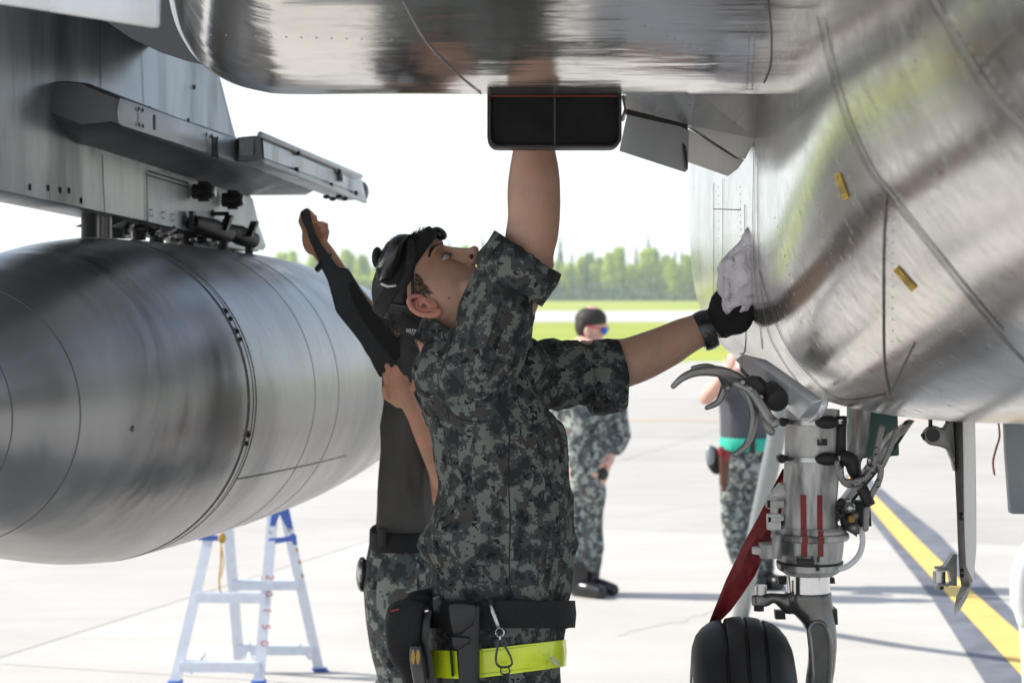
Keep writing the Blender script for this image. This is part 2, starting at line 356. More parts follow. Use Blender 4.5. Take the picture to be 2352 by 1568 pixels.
def strip(name, L_, R_, z, mat, label=None):
    V = []; Fc = []
    for (a, b) in zip(L_, R_): V += [G(*a, z), G(*b, z)]
    for i in range(len(L_)-1): Fc.append((2*i, 2*i+1, 2*i+3, 2*i+2))
    return ob(name, (V, Fc), mat, None, smooth=False, kind='structure')
M['line_black'] = plain('worn_black_border', (.14,.15,.175), .85, 0, .3, 5); M['line_yellow'] = plain('worn_yellow_line', (.72,.50,.14), .8, 0, .12, 6)
strip('line_border_marking', [(1935,1095),(1986,1175),(2139,1370),(2263,1568),(2420,1800)], [(1975,1078),(2050,1143),(2156,1225),(2352,1428),(2560,1640)], .004, M['line_black'])
strip('yellow_line_marking', [(1945,1098),(1969,1130),(2060,1238),(2181,1370),(2326,1528),(2500,1720)], [(1962,1088),(2000,1126),(2114,1242),(2239,1362),(2352,1461),(2560,1660)], .008, M['line_yellow'])
strip('taxi_guide_marking', [(-600,969),(2900,965)], [(-600,966),(2900,962)], .004, plain('faded_orange_line', (.55,.42,.28), .85, 0, .1))
def crack(pts, wd=.004):
    P = [G(*p, .003) for p in pts]; P, _ = spline(P, [0]*len(P), 10)
    P = [p + Vector((random.uniform(-.03,.03), random.uniform(-.05,.05), 0)) for p in P]; V = []; Fc = []
    for i, p in enumerate(P): V += [p - Vector((0,wd*1.5,0)), p + Vector((0,wd*1.5,0))]
    for i in range(len(P)-1): Fc.append((2*i, 2*i+1, 2*i+3, 2*i+2))
    return V, Fc
ob('pavement_crack', join(crack([(1420,1455),(1560,1425),(1640,1400)]), crack([(900,1285),(1400,1190),(1700,1150)])), plain('crack_filler', (.44,.43,.41), .9), kind='structure', smooth=False)
# ------------------------------------------------------------------ far trees, fence
def leafmat(name, a, b):
    m = NT(name); g = m.n('NewGeometry'); t = m.co(); n1 = m.noise(t, .5, 4)
    r = m.ramp(g, 'Random Per Island', [(0, a), (1, b)]); r2 = m.ramp(n1, 'Fac', [(.35, (.7,.7,.7)), (.65, (1.,1.,1.))]); x = m.n('MixRGB', {0: 1.}, blend_type='MULTIPLY'); m.l(r, 0, x, 1); m.l(r2, 0, x, 2)
    m.l(x, 0, m.b, 'Base Color'); m.b.inputs['Roughness'].default_value = .8; m.b.inputs['Specular IOR Level'].default_value = .2
    tr = m.n('BsdfTranslucent'); m.l(x, 0, tr, 0); ms = m.n('MixShader', {0: .35}); m.l(m.b, 0, ms, 1); m.l(tr, 0, ms, 2); m.l(ms, 0, m.out, 0); return m.m
M['birch'] = leafmat('birch_leaves', (.42,.58,.07), (.72,.82,.14)); M['spruce'] = leafmat('spruce_needles', (.06,.12,.09), (.11,.19,.12)); M['bark'] = plain('bark', (.18,.15,.12), .9, 0, .3, 4)
def crown(kind, h, wd, n, seed):
    rnd = random.Random(seed); V = []; Fc = []
    cl = [(rnd.uniform(0, 2*math.pi), rnd.random()**.85, rnd.uniform(.13, .36)) for _ in range(26)]
    for i in range(n):
        if kind == 's':
            t = rnd.random()**.8; z = h*(.1 + .9*t); r = wd*(1-t)**.85*(.75+.25*math.sin(t*40)) * math.sqrt(rnd.uniform(.15, 1)); a = rnd.uniform(0, 2*math.pi)
            c = Vector((r*math.cos(a), r*math.sin(a), z)); s = .32*(1.25-t)
        else:
            ca, ct, cr = rnd.choice(cl); prof = (1 - ct)**.55 * min(1, .35+ct*3)
            cc = Vector((math.cos(ca)*wd*.6*prof, math.sin(ca)*wd*.6*prof, h*(.15+.83*ct)))
            d = Vector([rnd.gauss(0, 1) for _ in range(3)]); d.normalize(); c = cc + Vector((d.x, d.y, d.z*1.25)) * wd*cr*2.*rnd.uniform(.3, 1)**.8; s = .36
        u = Vector([rnd.gauss(0, 1) for _ in range(3)]).normalized(); v = u.orthogonal().normalized(); k = len(V)
        V += [c - u*s - v*s*.6, c + u*s - v*s*.6, c + u*s*.7 + v*s*.6, c - u*s*.7 + v*s*.6]; Fc.append((k, k+1, k+2, k+3))
    return V, Fc
def tree_proto(kind, h, wd, n, seed):
    lab = ('dark spire-shaped spruce standing in the far wood beyond the taxiway', 'dark spruces of the far wood') if kind == 's' else ('pale green leafy birch standing in the far wood beyond the taxiway', 'pale birches of the far wood')
    t = thing('spruce_tree' if kind == 's' else 'birch_tree', (0,0,0), lab[0], 'tree', lab[1])
    ob('trunk', join(tube([(0,0,0),(.1,0,h*.5),(0,.1,h*.93)], [.22,.14,.03], 7), *[tube([(0,0,h*z),(math.cos(a)*wd*.5, math.sin(a)*wd*.5, h*(z+.1))], [.06,.02], 5) for z, a in ((.35,1),(.45,3),(.55,5),(.65,2))]), M['bark'], t)
    ob('crown', crown(kind, h, wd, n, seed), M['spruce' if kind == 's' else 'birch'], t, smooth=False)
    return t
def copy_tree(o, loc, s, rz):
    c = o.copy(); COL.objects.link(c); c.location = loc; c.scale = s; c.rotation_euler = (0,0,rz); ORG[c.name] = Vector(loc)
    for ch in o.children: k = ch.copy(); COL.objects.link(k); k.parent = c
    return c
prot = [tree_proto('s', 18, 1.7, 1500, 1), tree_proto('s', 15.5, 1.5, 1400, 2), tree_proto('b', 12.5, 3.1, 2000, 3), tree_proto('b', 10, 3.2, 1800, 4), tree_proto('b', 14, 2.9, 2000, 5)]
used = set(); rt = random.Random(5)
for row, (Y, n) in enumerate(((505, 44), (530, 50), (560, 60))):
    for i in range(n):
        px = 640 + (1640-640)*(i + rt.uniform(.1, .9))/n; left = px < 960
        k = rt.choice((0, 2, 3, 4, 2, 1)) if left else rt.choice((2, 3, 4, 2, 3, 4, 1) if row < 2 else (0, 1, 4, 0, 1))
        sc = rt.uniform(.6, 1.0) * (.95 if left else 1.0) * (1.0 if row < 2 else 1.06)
        loc = Vector(((px-1176)/F*Y, Y + rt.uniform(-8, 8), -.05)); s = (sc*rt.uniform(.9,1.15), sc*rt.uniform(.9,1.15), sc)
        if k not in used: o = prot[k]; used.add(k); o.location = loc; o.scale = s
        else: copy_tree(prot[k], loc, s, rt.uniform(0, 6))
V = []; Fc = []; rnd = random.Random(9)
for i in range(9000):
    x = rnd.uniform(-75, 62); Y = rnd.uniform(498, 575); c = Vector((x, Y, abs(rnd.gauss(0, 2.2)))); u = Vector([rnd.gauss(0,1) for _ in range(3)]).normalized(); v = u.orthogonal().normalized(); s = .55; k = len(V)
    V += [c-u*s-v*s, c+u*s-v*s, c+u*s+v*s, c-u*s+v*s]; Fc.append((k,k+1,k+2,k+3))
ob('undergrowth', (V, Fc), M['spruce'], kind='stuff', smooth=False, label='dark undergrowth filling the foot of the far wood', cat='undergrowth')
fe = thing('perimeter_fence', (0, 470, 0), 'low pale perimeter fence along the foot of the far wood', 'fence')
for i in range(34): ob('post', box((-62+i*3.7, 469.95, -.05), (-61.88+i*3.7, 470.05, 1.9)), M['greymetal'], fe, smooth=False)
ob('rail', join(box((-62, 469.97, 1.8), (62, 470.03, 1.86)), box((-62, 469.97, .9), (62, 470.03, .96)), box((-62, 469.97, .2), (62, 470.03, .26))), M['greymetal'], fe, smooth=False)
# ------------------------------------------------------------------ the aircraft
jet = thing('fighter_jet', (0.9, 3.0, 0), 'polished bare metal fighter jet whose belly, intake and wing hang over the two technicians', 'aircraft')
def interp(tab, x):
    for (a, u), (b, v) in zip(tab, tab[1:]):
        if x <= b: t = max(0, (x-a)/(b-a)); return u + (v-u)*t
    return tab[-1][1]
# fuselage: rounded sections that grow and square off aft (along +Y)
secs = [(.5,.42,1.70,.30,.38,2),(.9,.36,1.675,.42,.42,2),(1.25,.335,1.66,.47,.44,2),(1.6,.335,1.643,.52,.455,2),(2.0,.35,1.619,.56,.49,2),(2.42,.368,1.590,.60,.515,2.15),(2.9,.398,1.556,.66,.54,3.2),(3.25,.425,1.536,.69,.56,4.6),(3.45,.438,1.526,.70,.57,5.4),(3.7,.445,1.522,.71,.58,6),(4.0,.447,1.527,.71,.57,6),(4.4,.449,1.54,.72,.55,6),(4.86,.452,1.55,.72,.54,6),(5.6,.50,1.60,.70,.53,5),(6.2,.60,1.75,.6,.45,3)]
def sec_ring(s, n=120):
    Y, xl, zb, a, b, ex = s; r = []
    for k in range(n):
        t = 2*math.pi*k/n; c, q = math.cos(t), math.sin(t)
        r.append(Vector((xl + a + a*math.copysign(abs(c)**(2/ex), c), Y, zb + b + b*math.copysign(abs(q)**(2/ex), q)*(1.0 if q < 0 else 1.25))))
    return r
def dens(tab, k):
    out = []
    for i in range(len(tab)-1):
        p0, p1, p2, p3 = (np.array(tab[j]) for j in (max(i-1,0), i, i+1, min(i+2, len(tab)-1)))
        for j in range(k):
            t = j/k; out.append(tuple(.5*((2*p1)+(p2-p0)*t+(2*p0-5*p1+4*p2-p3)*t*t+(3*p1-p0-3*p2+p3)*t**3)))
    return out + [tab[-1]]
fus_geo = loft([sec_ring(s) for s in dens(secs, 7)])
fus = ob('fuselage', fus_geo, M['alu_fus'], jet)
# intake nacelle underside
Z0 = CAMH + (HZ-221)/F*3.15
Lp = [(-.575,.62),(-.572,.35),(-.566,.22),(-.557,.155),(-.546,.108),(-.532,.078),(-.515,.053),(-.492,.034),(-.456,.016),(-.413,.005),(-.37,.0),(-.25,0),(-.1,0),(.05,0),(.2,0),(.35,0),(.46,0)]
Lq, _ = spline([Vector((x, z, 0)) for x, z in Lp], [0]*len(Lp), 4)
Ys = [1.3,1.6,1.9,2.2,2.5,2.75,2.95,3.1] + [3.12+.02*i for i in range(16)]
def farz(Y): return 0 if Y < 3.1 else .5 - math.sqrt(max(0, .25-(Y-3.1)**2)) if Y-3.1 < .42 else .3
rings = []
for Y in Ys:
    r = []
    for q in Lq:
        k = (Y/3.27)**1.05 if q.x < 0 else 1.0
        r.append(Vector((q.x*k, Y, Z0 + q.y + farz(Y) + (0 if Y > 3.1 else .25*(3.1-Y)**2/(3.1-Y+.22)))))
    rings.append(r)
top = [[Vector((p.x, p.y, Z0+.75)) for p in (r[0], r[-1])] for r in rings]
nac_geo = loft([r + [t[1], t[0]] for r, t in zip(rings, top)])
nac = ob('intake', nac_geo, M['alu_under'], jet)
rimp = [(q.x, 3.28 + .015, Z0 + q.y + farz(3.28)) for q in Lq if q.x < -.40]
ob('lip', tube(rimp, [.007]*6 + [.011]*(len(rimp)-12) + [.004]*6, 10, 1.2), M['alu_side'], nac)
bvf = BVHTree.FromPolygons([tuple(v) for v in fus_geo[0]], fus_geo[1]); bvn = BVHTree.FromPolygons([tuple(v) for v in nac_geo[0]], nac_geo[1])
def hit(bv, px, py):
    d = (W(px, py, 1) - CAM).normalized(); h = bv.ray_cast(CAM, d); return (h[0], h[1]) if h[0] is not None else (None, None)
def ribbon(bv, pts, wd, off=.0012):
    P = [Vector((x, y, 0)) for x, y in pts]; P, _ = spline(P, [0]*len(P), 12); H = []
    for p in P:
        a, n = hit(bv, p.x, p.y)
        if a is not None: H.append((a, n if n.dot(CAM - a) > 0 else -n))
    V = []; Fc = []
    for i, (a, n) in enumerate(H):
        d = H[min(i+1, len(H)-1)][0] - H[max(i-1, 0)][0]; s = d.cross(n).normalized() * wd/2; V += [a + n*off - s, a + n*off*1.6, a + n*off + s]
    for i in range(len(H)-1): Fc += [(3*i, 3*i+1, 3*i+4, 3*i+3), (3*i+1, 3*i+2, 3*i+5, 3*i+4)]
    return V, Fc
sm, sl = M['seam'], M['seam_light']
for pts, wd, mt in (
    ([(1880,40),(1905,150),(1944,282),(1990,383),(2037,447),(2110,535),(2186,632),(2290,760),(2400,880)], .0045, sm),
    ([(1893,40),(1918,150),(1957,282),(2003,383),(2050,447),(2123,535),(2200,632),(2304,760)], .008, sl),
    ([(2130,-10),(2180,75),(2242,177),(2300,250),(2400,350)], .0045, sm), ([(2142,-10),(2193,75),(2256,177),(2314,250),(2400,335)], .007, sl),
    ([(2037,447),(2031,560),(2030,700),(2032,830),(2044,905)], .0035, sm), ([(2100,790),(2042,905)], .003, sm),
    ([(1745,620),(1790,760),(1850,850),(1930,915),(2035,905)], .004, sm), ([(2242,177),(2290,110),(2352,60)], .003, sm),
    ([(1742,350),(1741,450),(1743,560),(1748,650),(1765,760),(1800,830),(1850,900)], .006, sl), ([(1733,350),(1731,480),(1732,560),(1736,640),(1742,700),(1752,800)], .004, sm),
    ([(1640,420),(1640,600),(1640,760)], .003, sm), ([(1712,470),(1712,560),(1714,700),(1712,800),(1700,812)], .003, sm),
    ([(1662,410),(1661,540),(1663,680)], .002, sm), ([(1640,480),(1700,482)], .002, sm)):
    g = ribbon(bvf, pts, wd)
    if g[1]: ob('panel_seam', g, mt, fus, smooth=False)
for pts, wd, mt in (
    ([(925,0),(975,90),(1040,160),(1105,215)], .003, sl), ([(1765,0),(1772,80),(1770,150),(1755,190)], .003, sm), ([(1560,218),(1650,216),(1755,217)], .0025, sm), ([(1755,15),(1880,18)], .003, sm)):
    g = ribbon(bvn, pts, wd)
    if g[1]: ob('panel_seam', g, mt, nac, smooth=False)
# rivets in rows on belly
rv = []
for (x0, y0, x1, y1, n) in ((1722,60,1716,205,22),(1735,60,1728,205,22),(1250,228,1250,228,0),(450,80,900,92,14),(1480,60,1620,120,9)):
    for i in range(n):
        a, nn = hit(bvn, x0+(x1-x0)*i/max(1,n-1), y0+(y1-y0)*i/max(1,n-1))
        if a is not None: rv.append(ball(a, ((.002,0,0),(0,.002,0),(0,0,.0008)), 6, 4))
for (x0, y0, x1, y1, n) in ((1900,120,1990,330,12),(1780,500,1840,740,12),(2060,470,2300,740,16),(2050,480,2050,860,16),(1650,430,1650,800,20),(1700,430,1702,640,14),(2160,20,2350,280,12)):
    for i in range(n):
        a, nn = hit(bvf, x0+(x1-x0)*i/(n-1), y0+(y1-y0)*i/(n-1))
        if a is not None:
            nn = nn if nn.dot(CAM-a) > 0 else -nn; u = nn.orthogonal().normalized(); rv.append(ball(a, (u*.002, nn.cross(u)*.002, nn*.0008), 6, 4))
o = ob('rivet_row', join(*rv), M['seam_light'], jet); o['kind'] = 'stuff'
# yellow stencils on fuselage
for (cx, cy, L_, ang) in ((1934,428,62,70),(2079,640,66,48)):
    root = None
    def quad(u0, u1, v0, v1, off):
        c, s = math.cos(math.radians(ang)), math.sin(math.radians(ang)); V = []
        nU = 8
        for i in range(nU+1):
            for v in (v0, v1):
                u = u0+(u1-u0)*i/nU; a, n = hit(bvf, cx + (u*c - v*s)*L_, cy + (u*s + v*c)*L_); n = n if n.dot(CAM-a) > 0 else -n; V.append(a + n*off)
        return V, [(2*i, 2*i+1, 2*i+3, 2*i+2) for i in range(nU)]
    root = ob('stencil', quad(-.5, .5, -.13, .10, .0015), M['yellow'], fus, smooth=False)
    marks = [quad(-.42,-.22,-.03,.0,.0022), quad(-.42,-.39,-.09,.06,.0022), quad(-.1,.28,-.09,-.07,.0022), quad(-.1,.28,.04,.06,.0022), quad(-.02,.0,-.09,.06,.0022), quad(.08,.11,-.09,.06,.0022), quad(.18,.21,-.09,.06,.0022), quad(.26,.28,-.09,.06,.0022), quad(.38,.41,-.09,.07,.0022), quad(-.16,-.13,-.09,.0,.0022)]
    ob('lettering', join(*marks), M['seam'], root, smooth=False)
# black vent duct under the intake
def rr_outline(x0, x1, y0, y1, r, n=6, top=True):
    P = []
    for cx, cy, a0 in ((x1-r, y1-r, 0), (x0+r, y1-r, 90)):
        for i in range(n+1):
            a = math.radians(a0 + 90*i/n); P.append((cx + r*math.cos(a), cy + r*math.sin(a)))
    P += [(x0, y0), (x1, y0)]; return P
o1 = rr_outline(1119, 1428, 205, 339, 24); o2 = rr_outline(1127, 1421, 205, 334, 20)
Yd = 3.27
def ringof(o, Y, d=0): return [W(x, y, Y) + Vector((0, d, 0)) for x, y in o]
A = ringof(o1, Yd); A2 = ringof(o1, Yd, .07); B = ringof(o2, Yd); B2 = ringof(o2, Yd, .06)
V, Fc = loft([B2, B, A, A2], cap=False); n_ = len(A); Fc.append(tuple(range(n_)))
vent = ob('vent_duct', (V, Fc), plain('dull_vent_rim', (.018,.016,.015), .5, .2, .2), jet)
ob('duct_lining', loft([ringof(rr_outline(1128,1420,206,333,19), Yd, .002), ringof(rr_outline(1128,1420,206,333,19), Yd, .058)], cap=False), M['duct'], vent)
ob('duct_dark_fill', slab(ringof(rr_outline(1129,1419,216,332,18), Yd, .012), (0,.01,0)), M['duct'], vent, smooth=False)  # black sheet across the mouth stands for the dark inside the opening
ob('splitter_vane', obox(W(1274,221,Yd-.002), W(1274,333,Yd-.002), (.0022,0,0), (0,.012,0)), plain('vane_metal', (.05,.045,.04), .6), vent, smooth=False)
ob('sealant_bead', obox(W(1128,221,Yd-.002), W(1420,221,Yd-.002), (0,.004,0), (0,0,.0022)), plain('red_sealant', (.16,.03,.02), .8), vent)
# open access door beside the vent and pale fairings
door = ob('access_door', slab([W(1440,262,3.36), W(1563,291,3.52), W(1579,300,3.54), W(1577,388,3.56), W(1570,395,3.56), W(1422,347,3.36)], (.004,.012,0)), M['pylon_light'], jet, bev=.001)
ob('door_edge', slab([W(1440,250,3.35), W(1580,286,3.55), W(1578,388,3.555), W(1560,292,3.52), W(1440,262,3.352)], (0,.02,0)), M['dark'], door, smooth=False)
ob('hinge_arm', tube([W(1432,222,3.36), W(1438,250,3.36), W(1430,275,3.36)], .004, 6), M['steel'], door)
ob('belly_fairing', loft([[W(1437,212,3.5), W(1600,212,3.5), W(1770,208,3.60), W(1738,319,3.655), W(1640,292,3.61), W(1585,288,3.56), W(1437,256,3.5)], [W(1445,205,3.75), W(1640,205,3.75), W(1770,205,3.75), W(1745,315,3.75), W(1660,290,3.75), W(1600,288,3.75), W(1445,250,3.75)]]), M['alu_side'], jet, smooth=False)
f1 = ob('wedge_fairing', slab([W(1581,284,3.60), W(1640,292,3.62), W(1737,315,3.66), W(1712,366,3.66), W(1695,362,3.66), W(1590,292,3.60)], (0,.12,.01)), M['pale'], jet, bev=.002)
f2 = ob('wedge_fairing', slab([W(1581,296,3.62), W(1690,364,3.67), W(1710,367,3.68), W(1695,388,3.68), W(1672,405,3.68), W(1578,372,3.62)], (0,.1,.01)), M['pale'], jet, bev=.002)
# pale lower door strip at the foot of the fuselage side
ds = ob('chine_strip', loft([[W(1688,826,3.66), W(1706,812,3.62), W(1762,826,3.58), W(1730,852,3.66)], [W(1745,890,3.56), W(1775,858,3.50), W(1830,873,3.46), W(1790,900,3.56)], [W(1835,962,3.44), W(1865,925,3.38), W(1892,918,3.36), W(1884,956,3.42)]]), M['alu_side'], jet, bev=.002)
ob('chine_lip', tube([W(1862,965,3.40), W(1882,950,3.36), W(1894,928,3.35), W(1898,905,3.36)], [.004,.006,.006,.003], 8, sub=4), M['alu_side'], ds)
ob('mount_plate', slab([W(1700,838,3.655), W(1715,840,3.655), W(1785,905,3.6), W(1800,935,3.58), W(1788,936,3.58), W(1702,856,3.655)], (0,.02,0)), M['steel'], ds)
for i in range(7): ob('bolt', cyl(W(1704+i*13, 850+i*12, 3.645), W(1704+i*13, 850+i*12, 3.635), .003, 6), M['dark'], ds)
# the jet's wings above the frame, unseen, sized for the shade they cast
ob('wing', loft([[Vector((-4.4,2.4,3.05)),Vector((.45,.9,2.78)),Vector((.45,6.35,2.78)),Vector((-4.4,6.1,3.05))],[Vector((-4.4,2.5,3.1)),Vector((.45,1.0,3.0)),Vector((.45,6.35,2.95)),Vector((-4.4,6.1,3.1))]]), M['pylon_light'], jet, smooth=False)
ob('wing', loft([[Vector((3.2,2.0,2.9)),Vector((1.6,.9,2.78)),Vector((1.6,6.35,2.78)),Vector((3.2,6.1,2.9))],[Vector((3.2,2.1,3.0)),Vector((1.6,1.0,3.0)),Vector((1.6,6.35,2.95)),Vector((3.2,6.1,3.0))]]), M['pylon_light'], jet, smooth=False)
flap = ob('wing_flap', loft([[W(-60,-60,2.5), W(372,-60,2.5), W(370,60,2.5), W(360,67,2.5), W(-60,2,2.5)],[W(-60,-60,2.75), W(350,-60,2.75), W(350,40,2.75), W(340,48,2.75), W(-60,-8,2.75)]]), M['alu_side'], jet, bev=.006)
rootf = ob('wing_root', loft([[W(x, y, Y) for x, y in ((230,40),(300,88),(370,121),(430,141),(470,150),(520,150),(520,-120),(230,-120))] for Y in (4.3, 5.2)]), M['pylon_dark'], jet)
# pylon on its lengthwise plane
kk = .1317; nrm = Vector((1, -kk, 0)).normalized()
face = [(-60,-60),(452,-60),(492,130),(510,190),(560,390),(590,500),(612,565),(606,573),(420,527),(338,509),(-60,425)]
PV = [onplane(x, y, 0) for x, y in face]
pyl = ob('pylon', slab(PV, -nrm*.13), M['pylon'], jet, bev=.004)
def onp(px, off=.003): return [onplane(x, y, off) for x, y in px]
def pline(pts, wd, off=.0015, mat='seam', name='panel_seam', par=None):
    P = [onplane(x, y, off) for x, y in pts]; V = []; Fc = []
    for i, a in enumerate(P):
        d = P[min(i+1, len(P)-1)] - P[max(i-1, 0)]; s = d.cross(nrm).normalized()*wd/2; V += [a - s, a + s]
    for i in range(len(P)-1): Fc.append((2*i, 2*i+1, 2*i+3, 2*i+2))
    return ob(name, (V, Fc), M[mat], par or pyl, smooth=False)
pline([(229,45),(230,120),(232,225)], .004); pline([(236,355),(238,420),(242,490)], .004); pline([(323,95),(328,180),(332,270)], .003); pline([(505,190),(545,330)], .003)
pline([(337,388),(338,450),(340,510)], .006, .0045, 'dark')
ap = ob('access_panel', slab(onp([(338,388),(430,413),(500,435),(580,455),(598,530),(604,568),(500,545),(340,509)], .002), -nrm*.002), M['pylon_light'], pyl, smooth=False)
for i in range(30):
    x = 341 + i*3.1; y = 391 + i*.93
    ob('vent_slot', slab(onp([(x,y),(x+1.6,y+.5),(x+1.6,y+4.5),(x,y+4)], .0035), -nrm*.002), M['dark'], pyl, smooth=False) if i % 1 == 0 else None
    if i == 0: pass
pline([(339,402),(432,430)], .004, .0045, 'dark')
for (x, y) in ((347,489),(376,495),(397,500),(424,506)): pline([(x-4,y-7),(x+4,y-8),(x+4,y+7),(x-3,y+6),(x-4,y-7)], .003, .005, 'dark', 'latch')
for (x, y) in ((448,200),(434,277),(345,250),(70,430),(112,432),(140,437),(160,438),(188,461)): ob('fastener', ball(onplane(x, y, .002), (Vector((0,.006,0)), Vector((0,0,.008)), nrm*.002), 10, 6), M['dark'], pyl)
for (x, y) in ((456,440),(524,459)):
    a = onplane(x-12, y, .01); kn = ob('release_knob', join(cyl(a, a + nrm*.05, .022, 10), cyl(a + nrm*.05, a + nrm*.058, .018, 10), obox(a + nrm*.03 - Vector((0,0,.028)), a + nrm*.03 + Vector((0,0,.028)), nrm*.03, (0,.02,0)), obox(a + nrm*.045 - Vector((0,0,.02)), a + nrm*.045 + Vector((0,0,.022)), nrm*.02, (0,.035,0))), M['dark'], pyl)
    ob('knob_rim', cyl(a + nrm*.058, a + nrm*.064, .015, 12), M['steel'], kn)
a = onplane(487, 491, .005); ob('probe_pin', join(cyl(a, a+nrm*.05, .006, 8), cyl(a, a+nrm*.006, .012, 8)), M['dark'], pyl)
# rounded lighter tip shoe
ob('tip_shoe', slab(onp([(470,545),(560,560),(612,566),(606,574),(560,575),(480,560)], .0), -nrm*.12), M['pylon_light'], pyl, bev=.003)
# missile rail adapter
st = [((124,187),(122,190),(117,262),(148,324)), ((150,186),(196,192),(188,292),(172,334)), ((178,187),(258,219),(258,282),(215,343)), ((200,190),(276,226),(277,290),(235,349)), ((420,275),(545,322),(592,395),(560,452)), ((440,280),(700,372),(735,430),(700,449))]
ofs = [(-.01,.0,.0,-.01), (-.01,.08,.08,-.01), (-.01,.14,.14,-.01), (-.01,.16,.16,-.01), (-.01,.16,.16,-.01), (-.01,.16,.16,-.01)]
rg = [[onplane(x, y, o_) for (x, y), o_ in zip(s, of)] for s, of in zip(st, ofs)]
def subring(r):
    out = []
    for i in range(4):
        a, b = r[i], r[(i+1)%4]
        for t in (.06, .35, .65, .94): out.append(a.lerp(b, t))
    return out
adp = ob('rail_adapter', loft([subring(r) for r in rg]), M['pylon_dark'], jet, bev=0, angle=35)
op = lambda pts, o_=.163: [onplane(x, y, o_) for x, y in pts]
ob('side_cover', slab(op([(277,226),(285,228),(545,322),(590,388),(560,378),(283,289),(275,284),(272,255)], .164), -nrm*.003), M['pylon_light'], adp, bev=.0008)
for q, mt in (([(319,250),(328,253),(329,290),(320,287)], 'white_plate'), ([(475,308),(486,312),(487,358),(476,354)], 'seam_light'), ([(488,313),(500,317),(501,362),(489,358)], 'dark')):
    pl = ob('data_plate', slab(op(q, .167), -nrm*.003), M[mt], adp, smooth=False)
    for (x, y) in q: ob('screw', ball(onplane(x, y, .169), (Vector((0,.006,0)), Vector((0,0,.006)), nrm*.002), 6, 4), M['dark'], pl)
ob('slot', slab(op([(355,264),(358,265),(358,299),(355,298)], .167), -nrm*.002), M['dark'], adp, smooth=False)
for pts in (([(277,284),(236,349)]), ([(520,372),(445,428)])): pass
# launcher rail
def R4(pts, offs): return [onplane(x, y, o_) for (x, y), o_ in zip(pts, offs)]
r0 = R4([(545,316),(598,310),(603,370),(545,372)], (.17,.30,.30,.17)); r1 = R4([(760,402),(832,412),(842,458),(780,462)], (.17,.30,.30,.17))
rail = ob('missile_rail', loft([r0, r1]), M['pylon_light'], jet, bev=.004, angle=30)
ob('rail_side', slab(op([(604,322),(828,419),(832,447),(606,362)], .304), -nrm*.004), M['pylon'], rail, smooth=False)
ob('end_cap', loft([R4([(541,320),(600,311),(604,368),(543,372)], (.165,.285,.285,.165)), R4([(548,316),(603,310),(608,370),(548,372)], (.165,.31,.31,.165))]), M['dark'], rail, bev=.003)
ec = ob('data_plate', slab([onplane(x, y, o_) - Vector((0,.035,0)) for (x, y), o_ in (((553,323),.20),((585,320),.26),((586,357),.26),((554,359),.20))], (0,.004,0)), M['white_plate'], rail, smooth=False)
for a, b in (((598,309),(828,405)), ((604,370),(838,462))):
    ob('rail_flange', tube([onplane(*a, .31), onplane((a[0]+b[0])/2, (a[1]+b[1])/2, .31), onplane(*b, .31)], .008, 8), M['pylon_light'], rail)
for (x, y) in ((686,352),(682,390),(761,425),(780,396),(818,444)): ob('latch', obox(onplane(x, y-5, .312), onplane(x, y+5, .312), (0,.03,0), nrm*.01), M['dark'], rail, smooth=False)
ob('rail_bracket', obox(onplane(784,402,.31), onplane(785,417,.31), (0,.05,0), nrm*.012), M['steel'], rail, smooth=False)
ob('rail_nose', ball(onplane(832,440,.235), (Vector((.022,0,0)), Vector((0,.08,0)), Vector((0,0,.034)))), M['dark'], rail)
ob('umbilical_fitting', join(*[ball(onplane(750+i*14, 452+(i%2)*5, .24), (Vector((.012,0,0)), Vector((0,.015,0)), Vector((0,0,.007))), 8, 5) for i in range(5)]), M['dark'], rail)
# ejector rack and sway braces between pylon and tank
rk = ob('ejector_rack', slab([onplane(x, y, -.03) for x, y in ((300,500),(340,512),(470,540),(600,570),(590,578),(470,556),(330,532),(250,520))], -nrm*.09), M['dark'], pyl, smooth=False)
for (x, y, r_, mt) in ((205,518,.02,'dark'),(235,520,.024,'gear_grey'),(268,521,.02,'dark'),(290,522,.017,'steel'),(318,526,.02,'dark'),(360,532,.02,'dark'),(395,538,.018,'gear_grey'),(430,545,.02,'dark')):
    b = onplane(x, y, -.05); ob('mount_lug', cyl(b + Vector((0,0,.045)), b - Vector((0,0,.03)), r_, 12), M[mt], rk)
rnd = random.Random(4)
for i in range(16):
    b = onplane(300 + i*16, 521 + i*3.2 + rnd.uniform(-3, 3), rnd.uniform(-.03, .02)); ob('hydraulic_fitting', join(cyl(b, b + Vector((rnd.uniform(-.03,.03), rnd.uniform(-.03,.03), rnd.uniform(-.02,.02))), .008, 8), sph(b, .011, 8, 5)), M[rnd.choice(['gear_grey','dark','dark','steel'])], rk)
for (x0, y0, x1, y1) in ((442,510,522,538), (518,528,580,552)):
    a, b = onplane(x0, y0, .02), onplane(x1, y1, .06)
    br = ob('sway_brace', join(tube([a, a.lerp(b, .5), b], [.020, .030, .026], 10, round_end=False), obox(a + Vector((0,0,-.02)), a + Vector((0,0,.03)), (.012,0,0), (0,.05,0))), M['dark'], pyl)
    c = onplane(x1-8, y1-8, .07); ob('brace_bolt', obox(c, onplane(x1+6, y1-44, .07), (.02,0,0), (0,.05,0)), M['dark'], br)
    ob('brace_pad', join(cyl(c - Vector((0,0,.03)), c - Vector((0,0,.07)), .012, 8), cyl(c - Vector((0,0,.065)), c - Vector((0,0,.085)), .03, 12)), M['dark'], br)
